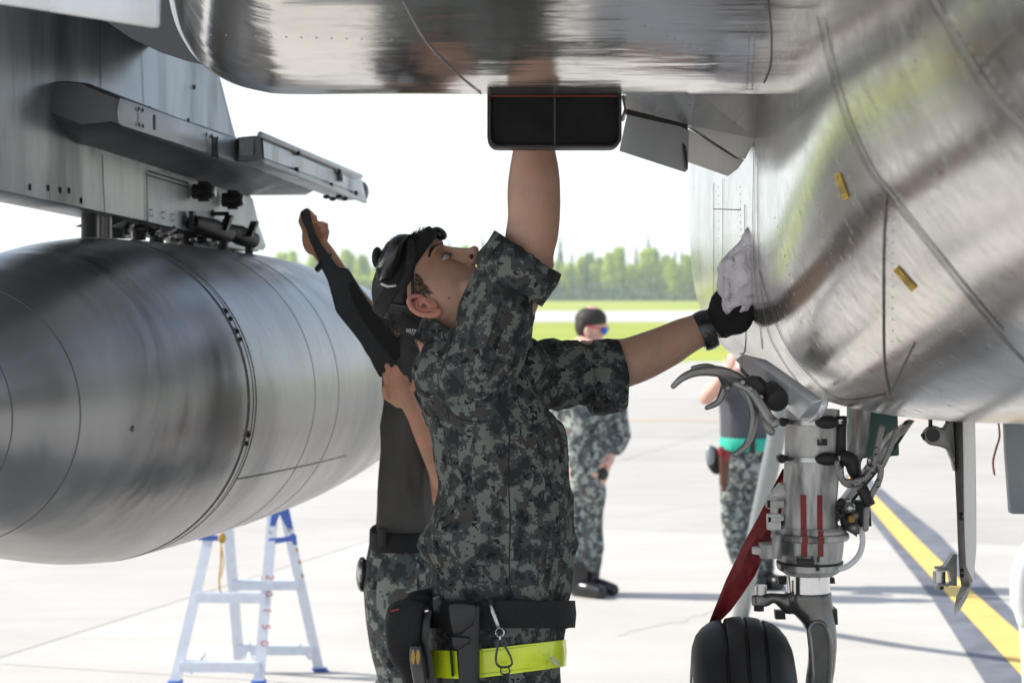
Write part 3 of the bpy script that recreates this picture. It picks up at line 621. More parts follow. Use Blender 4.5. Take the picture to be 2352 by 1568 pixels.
# ------------------------------------------------------------------ drop tank
C0 = Vector((-1.005, 4.78, 1.496)); ax = Vector((kk, 1, -.02)).normalized(); prof = [(-2.3,.005),(-2.05,.055),(-1.7,.112),(-1.35,.163),(-1.03,.205),(-.82,.262),(-.55,.318),(-.28,.362),(-.12,.380),(0,.388),(.3,.396),(.7,.402),(1.1,.404),(1.5,.402),(1.9,.390),(2.4,.365),(3.0,.31),(3.6,.22),(4.3,.08),(4.6,.01)]
prof = [tuple(p) for p in dens(prof, 4)]
sx = Vector((ax.y, -ax.x, 0)); NR = 96
def tring(s, r): return [C0 + ax*s + sx*math.cos(2*math.pi*k/NR)*r + Vector((0,0,math.sin(2*math.pi*k/NR)*r)) for k in range(NR)]
tank = ob('drop_tank', loft([tring(s, r) for s, r in prof]), M['tank'], None, org=(-1.0,4.6,1.1), label='large weathered grey fuel tank with rounded nose hanging under the wing pylon', cat='fuel tank')
def rad(s): return interp(prof, s)
def groove(s, w_, dr, mat, name='tank_seam'):
    return ob(name, loft([tring(s-w_/2, rad(s-w_/2)-.002), tring(s-w_/2, rad(s-w_/2)+dr), tring(s+w_/2, rad(s+w_/2)+dr), tring(s+w_/2, rad(s+w_/2)-.002)], cap=False), mat, tank)
groove(-1.03, .004, .0008, M['seam_soft']); groove(-.82, .004, .0008, M['seam_soft'])
groove(-.02, .005, .0010, M['seam']); groove(.0, .022, .0018, M['tank'], 'clamp_ring'); groove(.02, .006, .0010, M['seam']); groove(.045, .004, .0010, M['seam'])
groove(.62, .01, .001, M['tank'], 'weld_band'); groove(.9, .01, .001, M['tank'], 'weld_band')
def tpt(s, ang, off=.002): a = math.radians(ang); return C0 + ax*s + (sx*math.cos(a) + Vector((0,0,math.sin(a))))*(rad(s)+off)
for ang in (25, 33, -12): 
    ob('clamp_latch', join(sph(tpt(.0, ang, .003), .006, 8, 5), sph(tpt(.0, ang-3, .003), .006, 8, 5), obox(tpt(-.008, ang+1.2), tpt(.012, ang+1.2), (0,0,.004), sx*.003)), M['dark'], tank)
ob('fuel_plug', cyl(tpt(-.62, -7, -.002), tpt(-.62, -7, .002), .006, 14), M['seam'], tank)
V = []; Fc = []
for i in range(25):
    s = .05 + i*.05; V += [tpt(s, -29.3-.06*i, .0012), tpt(s, -28.9-.06*i, .0012)]
for i in range(24): Fc.append((2*i, 2*i+1, 2*i+3, 2*i+2))
ob('tank_seam', (V, Fc), M['seam'], tank, smooth=False)
# ------------------------------------------------------------------ nose gear
YG = 3.95
def gs(lv, mat, name, par, ratio=1.0, n=32, ex=2.0, **k): return ob(name, stack(lv, YG, ratio, n, ex=ex), M[mat], par, **k)
gear = gs([(940,1803,1928),(1000,1803,1928),(1045,1802,1928),(1100,1800,1926),(1150,1797,1922),(1190,1794,1922),(1213,1792,1926)], 'gear_white', 'nose_gear_strut', jet)
def flip(o, lab): o['label'] = lab
gs([(1208,1790,1938),(1214,1786,1944),(1221,1786,1944),(1226,1790,1938)], 'gear_white', 'flange', gear)
gs([(1222,1774,1948),(1226,1770,1950),(1234,1770,1950),(1238,1774,1946)], 'gear_white', 'flange', gear)
gs([(1236,1782,1938),(1262,1780,1936),(1278,1784,1934),(1286,1788,1932),(1292,1786,1934)], 'gear_white', 'steering_collar', gear)
gs([(1290,1785,1934),(1296,1783,1936),(1306,1786,1934),(1315,1800,1922),(1319,1806,1914)], 'gear_white', 'gland_nut', gear)
gs([(1287,1784,1936),(1290,1783,1937),(1292,1784,1936)], 'dark', 'gland_gap', gear)
gs([(1310,1806,1906),(1366,1806,1906)], 'chrome', 'piston', gear)
for x in (1832, 1870): gs([(1318,x,x+2),(1362,x,x+2)], 'dark', 'piston_mark', gear) if 0 else None
for (ya, yb, xl, xr) in ((961,974,1801,1930),(1045,1058,1798,1930)):
    gs([(ya,xl,xr),(ya+1,xl-1,xr+1),(yb-1,xl-1,xr+1),(yb,xl,xr)], 'steel', 'clamp_band', gear)
    a = W(xl-5, (ya+yb)/2, YG-.02); ob('clamp_bolt', join(cyl(a, a + Vector((0,-.02,0)), .009, 8), sph(a + Vector((0,-.02,0)), .009, 8, 5), cyl(a + Vector((-.008,0,0)), a + Vector((.02,0,0)), .006, 6)), M['dark'], gear)
    a = W(xr-30, (ya+yb)/2+2, YG-.06); ob('hose_clamp', join(ball(a, ((.024,0,0),(0,.014,0),(0,0,.013))), tube([a, W(xr+8, (ya+yb)/2, YG-.05)], .009, 8)), M['rubber'], gear)
    ob('clamp_tab', obox(W(xr-4, (ya+yb)/2, YG-.062), W(xr+18, (ya+yb)/2, YG-.05), (0,.004,0), (0,0,.008)), M['steel'], gear)
def curved_patch(x0, x1, y0, y1, lvf, off=.0012, ny=8):
    """sheet that follows the strut's round face"""
    V = []; nx = 6; Fc = []
    for j in range(ny+1):
        y = y0 + (y1-y0)*j/ny; xl, xr = lvf(y); c = (xl+xr)/2; a = (xr-xl)/2
        for i in range(nx+1):
            x = x0 + (x1-x0)*i/nx; u = max(-.999, min(.999, (x-c)/a)); aw = a/F*YG + off
            V.append(Vector((W(c, y, YG).x + u*aw, YG - math.sqrt(1-u*u)*aw, W(c, y, YG).z)))
    for j in range(ny):
        for i in range(nx): Fc.append((j*(nx+1)+i, j*(nx+1)+i+1, (j+1)*(nx+1)+i+1, (j+1)*(nx+1)+i))
    return V, Fc
def strut_lr(y):
    return (interp([(940,1803),(1045,1802),(1100,1800),(1150,1797),(1190,1794),(1213,1792)], y), interp([(940,1928),(1045,1928),(1100,1926),(1150,1922),(1213,1926)], y))
for x in (1831, 1867):
    ob('red_stripe', curved_patch(x, x+12, 1130, 1212, strut_lr), M['red'], gear)
    ob('red_stripe', curved_patch(x-1, x+12, 1208, 1223, lambda y: (1786,1944), .0014), M['red'], gear)
    ob('red_stripe', curved_patch(x-1, x+12, 1222, 1237, lambda y: (1770,1950), .0014), M['red'], gear)
    ob('red_stripe', curved_patch(x-1, x+12, 1238, 1268, lambda y: (1781,1937), .0016), M['red'], gear)
lab = ob('label_plate', curved_patch(1867, 1890, 1003, 1018, strut_lr, .0016), M['dark'], gear)
def text_geo(txt, size, ext=.0003):
    cu = bpy.data.curves.new('t', 'FONT'); cu.body = txt; cu.size = size; cu.extrude = ext; cu.align_x = 'CENTER'; cu.align_y = 'CENTER'; cu.resolution_u = 2
    o = bpy.data.objects.new('t', cu); COL.objects.link(o); dg = bpy.context.evaluated_depsgraph_get(); me = o.evaluated_get(dg).to_mesh()
    g = ([v.co.copy() for v in me.vertices], [tuple(p.vertices) for p in me.polygons]); o.evaluated_get(dg).to_mesh_clear(); bpy.data.objects.remove(o); bpy.data.curves.remove(cu); return g
def place_text(txt, size, pos, xdir, up):
    g = text_geo(txt, size); xd = Vector(xdir).normalized(); ud = Vector(up).normalized(); nd = xd.cross(ud)
    return [pos + xd*v.x + ud*v.y + nd*v.z for v in g[0]], g[1]
nn_ = W(1879, 1010, YG-.054)
ob('lettering', join(place_text('MLG3', .0045, nn_+Vector((0,-.0014,.002)), (1,.05,0), (0,0,1)), place_text('W1FSG1', .0045, nn_+Vector((0,-.0014,-.002)), (1,.05,0), (0,0,1))), M['white_plate'], lab, smooth=False)
# lugs and links on the left of the strut
lk = ob('steering_link', join(tube([W(1800,1128,YG), W(1778,1142,YG), W(1768,1160,YG)], [.02,.012,.01], 10, sub=3), tube([W(1780,1145,YG-.01), W(1778,1190,YG-.01), W(1777,1215,YG-.01)], .008, 8), cyl(W(1765,1157,YG-.02), W(1800,1157,YG-.02), .008, 8), cyl(W(1768,1192,YG-.02), W(1798,1192,YG-.02), .012, 10), obox(W(1777,1180,YG-.02), W(1777,1215,YG-.02), (.026,0,0), (0,.02,0))), M['gear_white'], gear)
ob('link_bolt', join(*[cyl(W(x, y, YG-.025), W(x+6, y, YG-.025), .008, 6) for x, y in ((1762,1157),(1793,1197),(1764,1192))]), M['dark'], lk)
ob('tow_lug', join(obox(W(1745,1263,YG-.03), W(1792,1263,YG-.03), (0,.05,0), (0,0,.028)), cyl(W(1750,1255,YG-.03), W(1750,1271,YG-.03), .02, 14)), M['gear_white'], gear, bev=.002)
ob('lug_post', stack([(1228,1774,1797),(1260,1770,1795),(1282,1772,1790)], YG-.05, 1, 12), M['gear_white'], gear)
ob('wiper_box', obox(W(1850,1284,YG-.085), W(1850,1299,YG-.085), (.032,0,0), (0,.02,0)), M['dark'], gear, bev=.001)
ob('gland_stud', join(*[cyl(W(x, 1276, YG-.066), W(x, 1290, YG-.066), .003, 6) for x in (1831,1843,1866,1880)]), M['gear_grey'], gear)
for x in (1797, 1878, 1918): ob('gland_slot', obox(W(x, 1296, YG-.066 if x == 1878 else YG-.04), W(x, 1310, YG-.066 if x == 1878 else YG-.04), (.006,0,0), (0,.01,0)), M['dark'], gear)
# drag brace, hoses, actuators on the right of the strut
ob('drag_brace', join(obox(W(1900,1200,YG+.03), W(2066,985,YG+.05), (.036,0,.027), (0,.05,0)), obox(W(1905,1206,YG+.03), W(1925,1175,YG+.03), (.03,0,.02), (0,.05,0))), M['gear_white'], gear, bev=.003)
ob('brace_collar', obox(W(2050,1008,YG+.05), W(2070,980,YG+.05), (.044,0,.03), (0,.06,0)), M['gear_grey'], gear, bev=.002)
ob('upper_link', tube([W(2085,972,YG+.06), W(2040,1040,YG+.08), W(1930,1175,YG+.08)], .008, 8), M['dark'], gear)
ob('cross_link', obox(W(1990,960,YG+.1), W(1945,1060,YG+.1), (.012,0,.005), (0,.03,0)), M['gear_white'], gear)
ob('actuator', join(stack([(930,1955,2000),(1000,1955,1998),(1020,1950,1992),(1030,1947,1990),(1040,1948,1990),(1046,1955,1985),(1062,1962,1978),(1100,1962,1976)], YG+.02, 1, 18)), M['gear_white'], gear)
ob('black_bundle', stack([(955,1922,1945),(1000,1920,1944),(1048,1918,1944),(1075,1922,1938)], YG-.03, .9, 14), M['rubber'], gear)
ob('elbow_fitting', join(tube([W(1935,1050,YG-.05), W(1955,1058,YG-.05), W(1962,1080,YG-.05), W(1970,1098,YG-.04)], [.016,.016,.014,.011], 10, sub=3)), M['rubber'], gear)
hs = [([(1930,1075),(1934,1100),(1950,1106),(1985,1098),(2005,1072),(2012,1040),(2025,980)], .0062), ([(1922,1060),(1928,1090),(1945,1112),(1975,1108),(1998,1085)], .0055), ([(2060,985),(2040,1040),(2024,1072),(2012,1064),(1990,1076)], .0055), ([(2024,1066),(2020,1100),(2002,1135),(1990,1170),(1988,1215)], .006)]
for pts, r_ in hs:
    P, _ = spline([W(x, y, YG-.07) for x, y in pts], [0]*len(pts), 14); rr = [r_*(1 + .10*(i % 2)) for i in range(len(P))]
    ob('hose', tube(P, rr, 9), M['braid'], gear, angle=80)
for (x, y) in ((2012,1035),(2003,1078),(1983,1100),(2016,1110),(1998,1060),(1958,1106)): ob('cable_tie', tube([W(x+6*math.cos(t), y+9*math.sin(t), YG-.07+.012*math.cos(2*t)) for t in [k*math.pi/4 for k in range(9)]], .0018, 5), M['dark'], gear)
P, _ = spline([W(x, y, YG-.05) for x, y in ((1978,1212),(1981,1245),(1972,1275),(1950,1297),(1928,1306))], [0]*5, 12)
ob('braided_line', tube(P, [.0055*(1+.08*(i % 2)) for i in range(len(P))], 9), M['hose'], gear)
ob('connector_block', join(obox(W(1965,1150,YG), W(1968,1205,YG), (.05,0,0), (0,.05,0)), cyl(W(1940,1175,YG-.03), W(1960,1180,YG-.03), .02, 12), cyl(W(1980,1120,YG-.07), W(1998,1160,YG-.07), .012, 10), obox(W(1935,1200,YG-.02), W(1965,1218,YG-.02), (0,0,.02), (0,.04,0)), sph(W(1950,1195,YG-.04), .018), sph(W(1972,1210,YG-.04), .014)), M['dark'], gear, bev=.001)
for i in range(10): ob('fitting', join(sph(W(1925+rnd.uniform(0,65), 1150+rnd.uniform(0,62), YG-.05-rnd.random()*.03), rnd.uniform(.006,.012), 8, 5)), M[rnd.choice(['gear_grey','dark','steel','gear_grey'])], gear)
ob('amber_cap', cyl(W(1950,1191,YG-.09), W(1962,1191,YG-.09), .007, 10), M['strap'], gear)
# lower fork
fk = ob('wheel_fork', fuse(join(stack([(1358,1803,1909),(1372,1802,1910),(1392,1808,1912),(1410,1824,1914),(1430,1842,1918),(1455,1855,1920),(1480,1859,1920),(1520,1858,1917),(1568,1852,1910),(1640,1848,1905),(1760,1852,1895)], YG, b=.048, n=28, ex=2.6, sub=3),
     tube([W(1815,1388,YG-.01), W(1780,1372,YG-.02), W(1758,1378,YG-.02)], [.022,.010,.014], 10, sub=4), cyl(W(1745,1345+20,YG-.02), W(1745,1392,YG-.02), .017, 14),
     tube([W(1855,1790,YG), W(1800,1790,YG)], .03, 12)), .004, 5), M['gear_grey'], gear)
ob('tow_pin', join(cyl(W(1746,1343,YG-.02), W(1746,1362,YG-.02), .013, 16), cyl(W(1746,1362,YG-.02), W(1746,1370,YG-.02), .009, 12)), M['steel'], fk)
ob('pin_nut', cyl(W(1743,1390,YG-.02), W(1743,1402,YG-.02), .011, 6), M['dark'], fk)
o_ = [(1866+0,1568),(1862,1500),(1858,1462),(1857,1445),(1864,1432),(1877,1426),(1890,1430),(1900,1442),(1908,1465),(1910,1500),(1905,1568),(1900,1640),(1864,1640)]
ob('fork_recess', slab([W(1885+(x-1885)*.82, 1520+(y-1520)*.95, YG-.0495) for x, y in o_], (0,.004,0)), plain('recess_metal', (.10,.097,.093), .5, .6, .3), fk, smooth=False)
P = [W(1885+(x-1885)*.93, 1520+(y-1520)*.98, YG-.0475) for x, y in o_]; ob('recess_rib', tube(P, .005, 8, sub=3), M['gear_grey'], fk)
for g_ in (obox(W(1910,1395,YG), W(1912,1430,YG), (.016,0,0), (0,.04,0)), obox(W(1796,1322,YG+.04), W(1800,1340,YG+.04), (.02,0,0), (0,.02,0)), obox(W(1908,1325,YG+.03), W(1910,1338,YG+.03), (.012,0,0), (0,.02,0)), obox(W(1790,1400,YG+.04), W(1792,1420,YG+.04), (.02,0,0), (0,.02,0))): ob('fork_bracket', g_, M['dark'], fk)
# wheel
wc = W(1704, 1415, YG); RT = .295; wc = Vector((wc.x, YG-.02, wc.z - RT))
pr = [(-.099,.60),(-.1,.72),(-.0985,.80),(-.092,.865),(-.080,.918),(-.066,.952),(-.056,.967),(-.0445,.9755),(-.0425,.974),(-.041,.950),(-.036,.950),(-.0345,.978),(-.033,.981),(-.018,.9925),(-.0045,.996),(-.003,.994),(-.0015,.970),(.0035,.970),(.005,.994),(.0065,.995),(.02,.990),(.031,.983),(.033,.980),(.0345,.955),(.040,.952),(.0415,.972),(.046,.968),(.06,.950),(.074,.915),(.086,.865),(.095,.80),(.099,.72),(.099,.60)]
NW = 120; dx = Vector((1, -.06, 0)).normalized(); dy = Vector((.06, 1, 0)).normalized()
def wr(x, r, n=NW): return [wc + dx*x + dy*math.cos(2*math.pi*k/n)*r + Vector((0,0,math.sin(2*math.pi*k/n)*r)) for k in range(n)]
wheel = thing('nose_wheel', wc, None, None); del_ = None
wheel.parent = jet; wheel.location = wc - ORG[jet.name]
ob('tyre', loft([wr(x, r*RT/.996) for x, r in pr], cap=False), M['rubber'], wheel, angle=50)
ob('rim', loft([wr(x, r*RT, 48) for x, r in ((-.098,.60),(-.09,.56),(-.07,.5),(-.06,.2),(-.075,.15),(-.075,.01),(.075,.01),(.075,.15),(.06,.2),(.07,.5),(.09,.56),(.098,.60))], cap=True), M['gear_white'], wheel)
# gear door on the far side of the strut
gd = ob('gear_door', loft([[W(x0,y,3.75),W(x1,y,3.72),W(x2,y,3.66),W(x2,y,3.64),W(x1,y,3.70),W(x0,y,3.73)] for (y,x0,x1,x2) in ((950,2188,2212,2238),(1010,2190,2213,2240),(1100,2194,2216,2241),(1165,2197,2218,2241),(1250,2200,2220,2241),(1320,2204,2224,2238),(1345,2208,2226,2230),(1370,2196,2212,2222),(1395,2192,2200,2208),(1410,2192,2193,2194))]), M['gear_grey'], jet, angle=20)
ob('door_skin', slab([W(2212,950,3.62), W(2240,950,3.60), W(2243,1170,3.62), W(2243,1260,3.62), W(2236,1335,3.62), W(2220,1300,3.62), W(2216,1200,3.62)], (0,.006,0)), M['pale'], gd, bev=.001)
ob('hinge_arm', slab([W(x, y, 3.72) for x, y in ((2190,955),(2170,985),(2150,978),(2135,982),(2124,995),(2125,1010),(2138,1022),(2160,1026),(2178,1032),(2190,1060),(2196,1085))], (0,.03,0)), M['gear_grey'], gd, bev=.003)
ob('hinge_bush', cyl(W(2143,999,3.71), W(2143,999,3.76), .013, 16), M['dark'], gd)
ob('hinge_bolt', cyl(W(2118,1004,3.73), W(2126,1000,3.73), .007, 6), M['dark'], gd)
ob('hinge_pin', join(cyl(W(2137,962,3.74), W(2137,990,3.74), .004, 6), cyl(W(2176,962,3.74), W(2176,990,3.74), .004, 6)), M['dark'], gd)
bk = ob('roller_bracket', join(slab([W(x, y, 3.70) for x, y in ((2198,1272),(2190,1272),(2172,1300),(2160,1306),(2160,1309),(2180,1310),(2186,1340),(2160,1339),(2160,1343),(2198,1345))], (0,.025,0)), obox(W(2150,1306,3.71), W(2175,1306,3.71), (0,.03,0), (0,0,.004)), obox(W(2150,1341,3.71), W(2175,1341,3.71), (0,.03,0), (0,0,.004))), M['gear_grey'], gd)
ob('roller', join(cyl(W(2157,1311,3.72), W(2157,1337,3.72), .012, 16)), M['steel'], bk); ob('roller_bolt', join(cyl(W(2157,1303,3.72), W(2157,1296+4,3.72), .010, 6), cyl(W(2157,1344,3.72), W(2157,1352,3.72), .009, 6)), M['gear_grey'], bk)
ob('rivet', join(*[sph(W(x, y, 3.70), .004, 8, 5) for x, y in ((2209,1309),(2209,1321),(2207,1180),(2207,1190))]), M['dark'], gd)
gb = ob('green_box', slab([W(x, y, 4.25) for x, y in ((1966,940),(2062,940),(2066,1046),(1966,1054))], (0,.12,0)), M['green'], jet, bev=.003)  # plain green box of unknown use under the belly
ob('box_slot', slab([W(x, y, 4.245) for x, y in ((2020,1010),(2040,1010),(2040,1030),(2020,1030))], (0,.006,0)), M['dark'], gb)
# second door slab, far side
ob('gear_door', slab([W(2308,950,4.6), W(2480,950,4.6), W(2480,1182,4.6), W(2322,1180,4.6), W(2312,1040,4.6)], (0,.03,0)), M['greymetal'], jet, bev=.004)
# air data probe with curved guards on the fuselage flank
def horn(name, pts, w0, w1, Y, par, n=10):
    P, R_ = spline([W(x, y, Y+dy_) for x, y, dy_ in pts], list(np.linspace(w0, w1, len(pts))), 8)
    return ob(name, tube(P, R_, n, sq=.65, up=(0,1,0)), M['gear_grey'], par, angle=60)
ob_ = ob('grab_arm_body', join(cyl(W(1735,880,3.5), W(1762,905,3.54), .015, 16), cyl(W(1768,898,3.5), W(1788,922,3.46), .020, 18), obox(W(1712,868,3.5), W(1745,905,3.5), (.03,0,.01), (0,.04,0))), M['dark'], jet, bev=.002)
horn('grab_horn', [(1545,888,-.02),(1570,866,-.02),(1605,853,-.01),(1650,853,0),(1685,866,.01),(1715,888,.02),(1738,905,.03)], .0045, .016, 3.5, ob_)
horn('grab_horn', [(1690,1043,-.05),(1715,1020,-.04),(1728,985,-.03),(1733,945,-.02),(1724,910,-.01),(1710,888,0)], .0045, .013, 3.5, ob_)
horn('grab_horn', [(1780,972,-.06),(1765,958,-.05),(1745,925,-.04),(1722,895,-.03),(1690,880,-.02)], .010, .007, 3.5, ob_)
horn('grab_horn', [(1773,993,-.03),(1760,975,-.03),(1748,940,-.02),(1730,912,-.02)], .007, .007, 3.52, ob_)
horn('grab_horn', [(1590,845,.25),(1625,842,.25),(1655,858,.25),(1672,890,.22)], .004, .011, 3.5, ob_)
horn('grab_horn', [(1622,937,.25),(1650,922,.25),(1665,890,.25),(1668,870,.25)], .004, .011, 3.5, ob_)
ob('pivot_bolt', join(*[cyl(W(x, y, 3.47), W(x, y, 3.46), .004, 8) for x, y in ((1722,893),(1748,912),(1706,878))]), M['gear_grey'], ob_)
# red streamer
st_ = [((1798,1075),(1803,1080)),((1770,1130),(1800,1180)),((1740,1190),(1785,1240)),((1712,1240),(1752,1280)),((1690,1285),(1735,1320)),((1668,1330),(1705,1365)),((1648,1380),(1680,1400)),((1632,1420),(1655,1425)),((1628,1432),(1640,1440))]
V = []; Fc = []; A_ = []
for i in range(len(st_)-1):
    for k in range(5):
        t = k/5; A_.append([tuple(st_[i][s][c]+(st_[i+1][s][c]-st_[i][s][c])*t for c in (0,1)) for s in (0,1)])
for i, (a, b) in enumerate(A_):
    for j in range(7):
        u = j/6; V.append(W(a[0]+(b[0]-a[0])*u, a[1]+(b[1]-a[1])*u, YG+.05+.012*math.sin(i*.35+u*2.5)+.01*math.sin(u*6+i*.15)))
for i in range(len(A_)-1):
    for j in range(6): Fc.append((i*7+j, i*7+j+1, (i+1)*7+j+1, (i+1)*7+j))
N_ = len(V); V2 = V + [v + Vector((0,.0015,0)) for v in V]; Fc2 = Fc + [tuple(k+N_ for k in reversed(q)) for q in Fc]
ob('warning_streamer', (V2, Fc2), M['streamer'], None, org=W(1700,1400,YG), label='long red warning streamer running down from the nose gear behind the tyre', cat='streamer')
P, _ = spline([W(x, y, 5.2) for x, y in ((2292,960),(2296,1000),(2288,1030),(2281,1060),(2284,1088))], [0]*5, 6)
ob('pull_strap', tube(P, .006, 6, sq=.4), M['red'], None, org=W(2290,960,5.2), label='thin red strap dangling from the belly beside the far gear door', cat='strap')
# ------------------------------------------------------------------ main technician
YM = 3.62
def hand(wrist, fdir, palmn, size=1.0, curl=(.5,.6,.65,.7), thumb=.4, spread=.12, mirror=1):
    """palm + five jointed fingers; fdir = towards the fingertips, palmn = out of the palm, thumb on side*mirror"""
    f = Vector(fdir).normalized(); n = Vector(palmn); n = (n - f*n.dot(f)).normalized(); s = f.cross(n).normalized()*mirror; wr_ = Vector(wrist); S_ = size
    parts = [ball(wr_ + f*.045*S_, (s*.040*S_, n*.016*S_, f*.052*S_), 14, 9), ball(wr_ + f*.02*S_ + s*.018*S_ + n*.006*S_, (s*.018*S_, n*.015*S_, f*.032*S_), 12, 7)]
    for i, (o_, L_) in enumerate(((.028,.070),(.0095,.078),(-.0095,.072),(-.027,.057))):
        p = wr_ + f*(.082 - (.006 if i in (0, 3) else 0))*S_ + s*o_*S_; d = (f + s*spread*(1.5-i)*.35).normalized(); P = [p - f*.03*S_, p]; R_ = [.0085*S_, .0088*S_]; c = curl[i]
        for k, (fr, mul) in enumerate(((.45,1.0),(.30,1.25),(.25,.8))):
            a = c*mul; ax_ = d.cross(n).normalized(); d = (d*math.cos(a) + n_dir(d, n)*math.sin(a)).normalized(); n = n
            p = p + d*L_*fr*S_; P.append(p); R_.append((.0082, .0074, .0062)[k]*S_)
        parts.append(tube(P, R_, 9))
    p = wr_ + f*.022*S_ + s*.030*S_; d = (f*.55 + s*.8 + n*thumb).normalized(); P = [p - d*.012*S_, p]; R_ = [.011*S_, .0105*S_]
    for L_, r_ in ((.030,.0095),(.026,.0085),(.018,.007)):
        p = p + d*L_*S_; P.append(p); R_.append(r_*S_); d = (d + (f*.35 - s*.25 + n*thumb*.5)).normalized()
    parts.append(tube(P, R_, 9)); return join(*parts)
def n_dir(d, n):
    v = n - d*n.dot(d)
    return v.normalized() if v.length > 1e-4 else -d.orthogonal().normalized()
# head frame: tragus origin, f = nose direction, u = crown, s = towards the camera side
e = math.radians(57); yaw = math.radians(9)
f0 = Vector((math.cos(e), 0, math.sin(e))); u0 = Vector((-math.sin(e), 0, math.cos(e))); s0 = Vector((0,-1,0))
fv = (f0*math.cos(yaw) + s0*math.sin(yaw)).normalized(); sv = (s0*math.cos(yaw) - f0*math.sin(yaw)).normalized(); uv = u0
HO = W(984, 690, YM - .068) + Vector((0, .07, 0))*1.0       # centre line of the head at tragus height
HS = 1.045
def H(f, u, s=0):
    if f < 0: f *= .64
    if u > 30: u = 30 + (u-30)*.72
    return HO + (fv*f + uv*u + sv*s)*.001*HS
hsl = [(-128,20,62,18),(-116,5,76,30),(-106,-8,85,40),(-97,-18,91,47),(-86,-26,93,53),(-74,-34,89,57),(-66,-42,92,60),(-60,-48,96,61),(-54,-52,93,62),(-48,-56,97,63),(-40,-62,93,65),(-30,-68,90,67),(-18,-76,88,69),(-5,-83,85,70),(8,-88,82,71),(22,-92,82,72),(32,-94,88,73),(44,-95,97,74),(56,-94,98,75),(72,-90,95,76),(88,-82,86,73),(102,-70,73,66),(114,-54,56,55),(124,-34,34,38),(129,-14,14,18)]
def hring(u, b, fr, wd, n=36, g=1.0):
    c = (b+fr)/2; a = (fr-b)/2; R_ = []
    for k in range(n):
        t = 2*math.pi*k/n; ct, st_ = math.cos(t), math.sin(t); ex = 2/2.25
        ff = math.copysign(abs(ct)**ex, ct); ss = math.copysign(abs(st_)**(.86), st_)
        taper = 1 - .16*max(0, ff)**2 if u < 40 else 1 - .08*max(0, ff)**2
        R_.append(H(c + a*ff*g, u, wd*ss*taper*g))
    return R_
head = [loft([hring(*q) for q in hsl])]
B3 = lambda f, u, s, rf, ru, rs: ball(H(f, u, s), (fv*rf*.001, sv*rs*.001, uv*ru*.001), 14, 9)
for sg in (1, -1):
    head += [B3(84, 44, 26*sg, 13, 8, 24), B3(60, -80, 34*sg, 26, 16, 18), B3(55,-55,46*sg,30,30,14)]
    head += [B3(103, -24, 11*sg, 11, 8, 8.5)]
head += [loft([[H(92, 36, s) for s in (7, 0, -7)] + [H(78, 36, 0)], [H(99, 20, s) for s in (7.5, 0, -7.5)] + [H(80, 20, 0)], [H(108, 2, s) for s in (8.5, 0, -8.5)] + [H(82, 2, 0)], [H(117, -14, s) for s in (10, 0, -10)] + [H(84, -14, 0)], [H(116, -25, s) for s in (9, 0, -9)] + [H(84, -27, 0)], [H(100, -32, s) for s in (8, 0, -8)] + [H(84, -34, 0)]])]
head += [B3(116, -18, 0, 9.5, 9, 10), B3(96, -54, 0, 8.5, 4.6, 22), B3(94, -65, 0, 8.5, 5, 19), B3(88, -88, 0, 13, 13, 20), B3(90, 44, 0, 8, 9, 24)]
neckp = [H(-20, -20, 0), H(-22, -75, 0), W(1010, 800, YM)]
head += [tube([H(-8, -10, 0), H(-6, -60, 0), W(1022, 752, YM), W(1040, 830, YM), W(1060, 900, YM)], [.058, .06, .058, .055, .06], 22)]
# forearms join the same body under the shirt
fa = [W(1085, 900, 3.50), W(1165, 720, 3.50), W(1222, 598, 3.50)]
YA = 3.50
lower = stack([(612,1200,1262),(596,1178,1268),(575,1163,1274),(552,1160,1281),(525,1164,1285),(500,1168,1287),(470,1167,1288),(440,1166.5,1287),(410,1168,1285.5),(380,1172,1282),(355,1176.5,1277),(335,1181,1273),(310,1187,1266),(285,1194,1258),(262,1199,1253)], YA, b=None, ratio=.86, n=30, sub=2)
upper = tube([W(1085,900,3.53), W(1150,760,3.5), W(1198,650,3.5), W(1222,590,YA)], [.045,.045,.042,.042], 18, sub=3)
elbow = ball(W(1222, 572, YA+.0), ((.040,0,0),(0,.042,0),(0,0,.05)))
hand_up = hand(W(1226, 262, YA), (.05, .12, 1), (0, 1, 0), 1.0, (.25,.2,.2,.25), .3)
# far arm reaching right with the rag
YB = 3.80
ra = [W(1180, 880, 3.74), W(1300, 855, 3.78), W(1405, 838, YB), W(1440, 832, YB), W(1480, 818, YB), W(1540, 790, YB), W(1590, 765, YB), W(1625, 750, YB), W(1650, 744, YB)]
rr_ = [.06,.056,.050,.046,.0445,.040,.034,.029,.027]
arm_r = tube(ra, rr_, 20, sub=3)
hand_r = hand(W(1645, 742, YB), (.62, -.03, .78), (.75, .2, -.5), .9, (.10,.14,.2,.3), .5)
legs = join(*[tube([Vector((x, YM+.0, 1.2)), Vector((x*1.05+.01, YM+.03, .62)), Vector((x*1.1+.01, YM+.06, .10))], [.055,.05,.045], 14) for x in (-.072, .012)])
bodyg = fuse(join(*head, lower, upper, elbow, hand_up, arm_r, legs, tube([W(1085,880,YM), W(1150,1100,YM), W(1146,1420,YM)], [.085,.085,.085], 20)), .0032, 4)
bodyg = wrinkle(bodyg, .0022, 16, (1,1,.45), 3., ridged=False, fn=lambda v: 1. if (v.z > 1.82 and v.x > -.02) or v.x > .2 else 0.)
man = ob('person', bodyg, M['skin'], None, org=(-.03, YM, 0), label='camouflaged person with black goggles on his head, one bare forearm raised behind the black vent', cat='person')
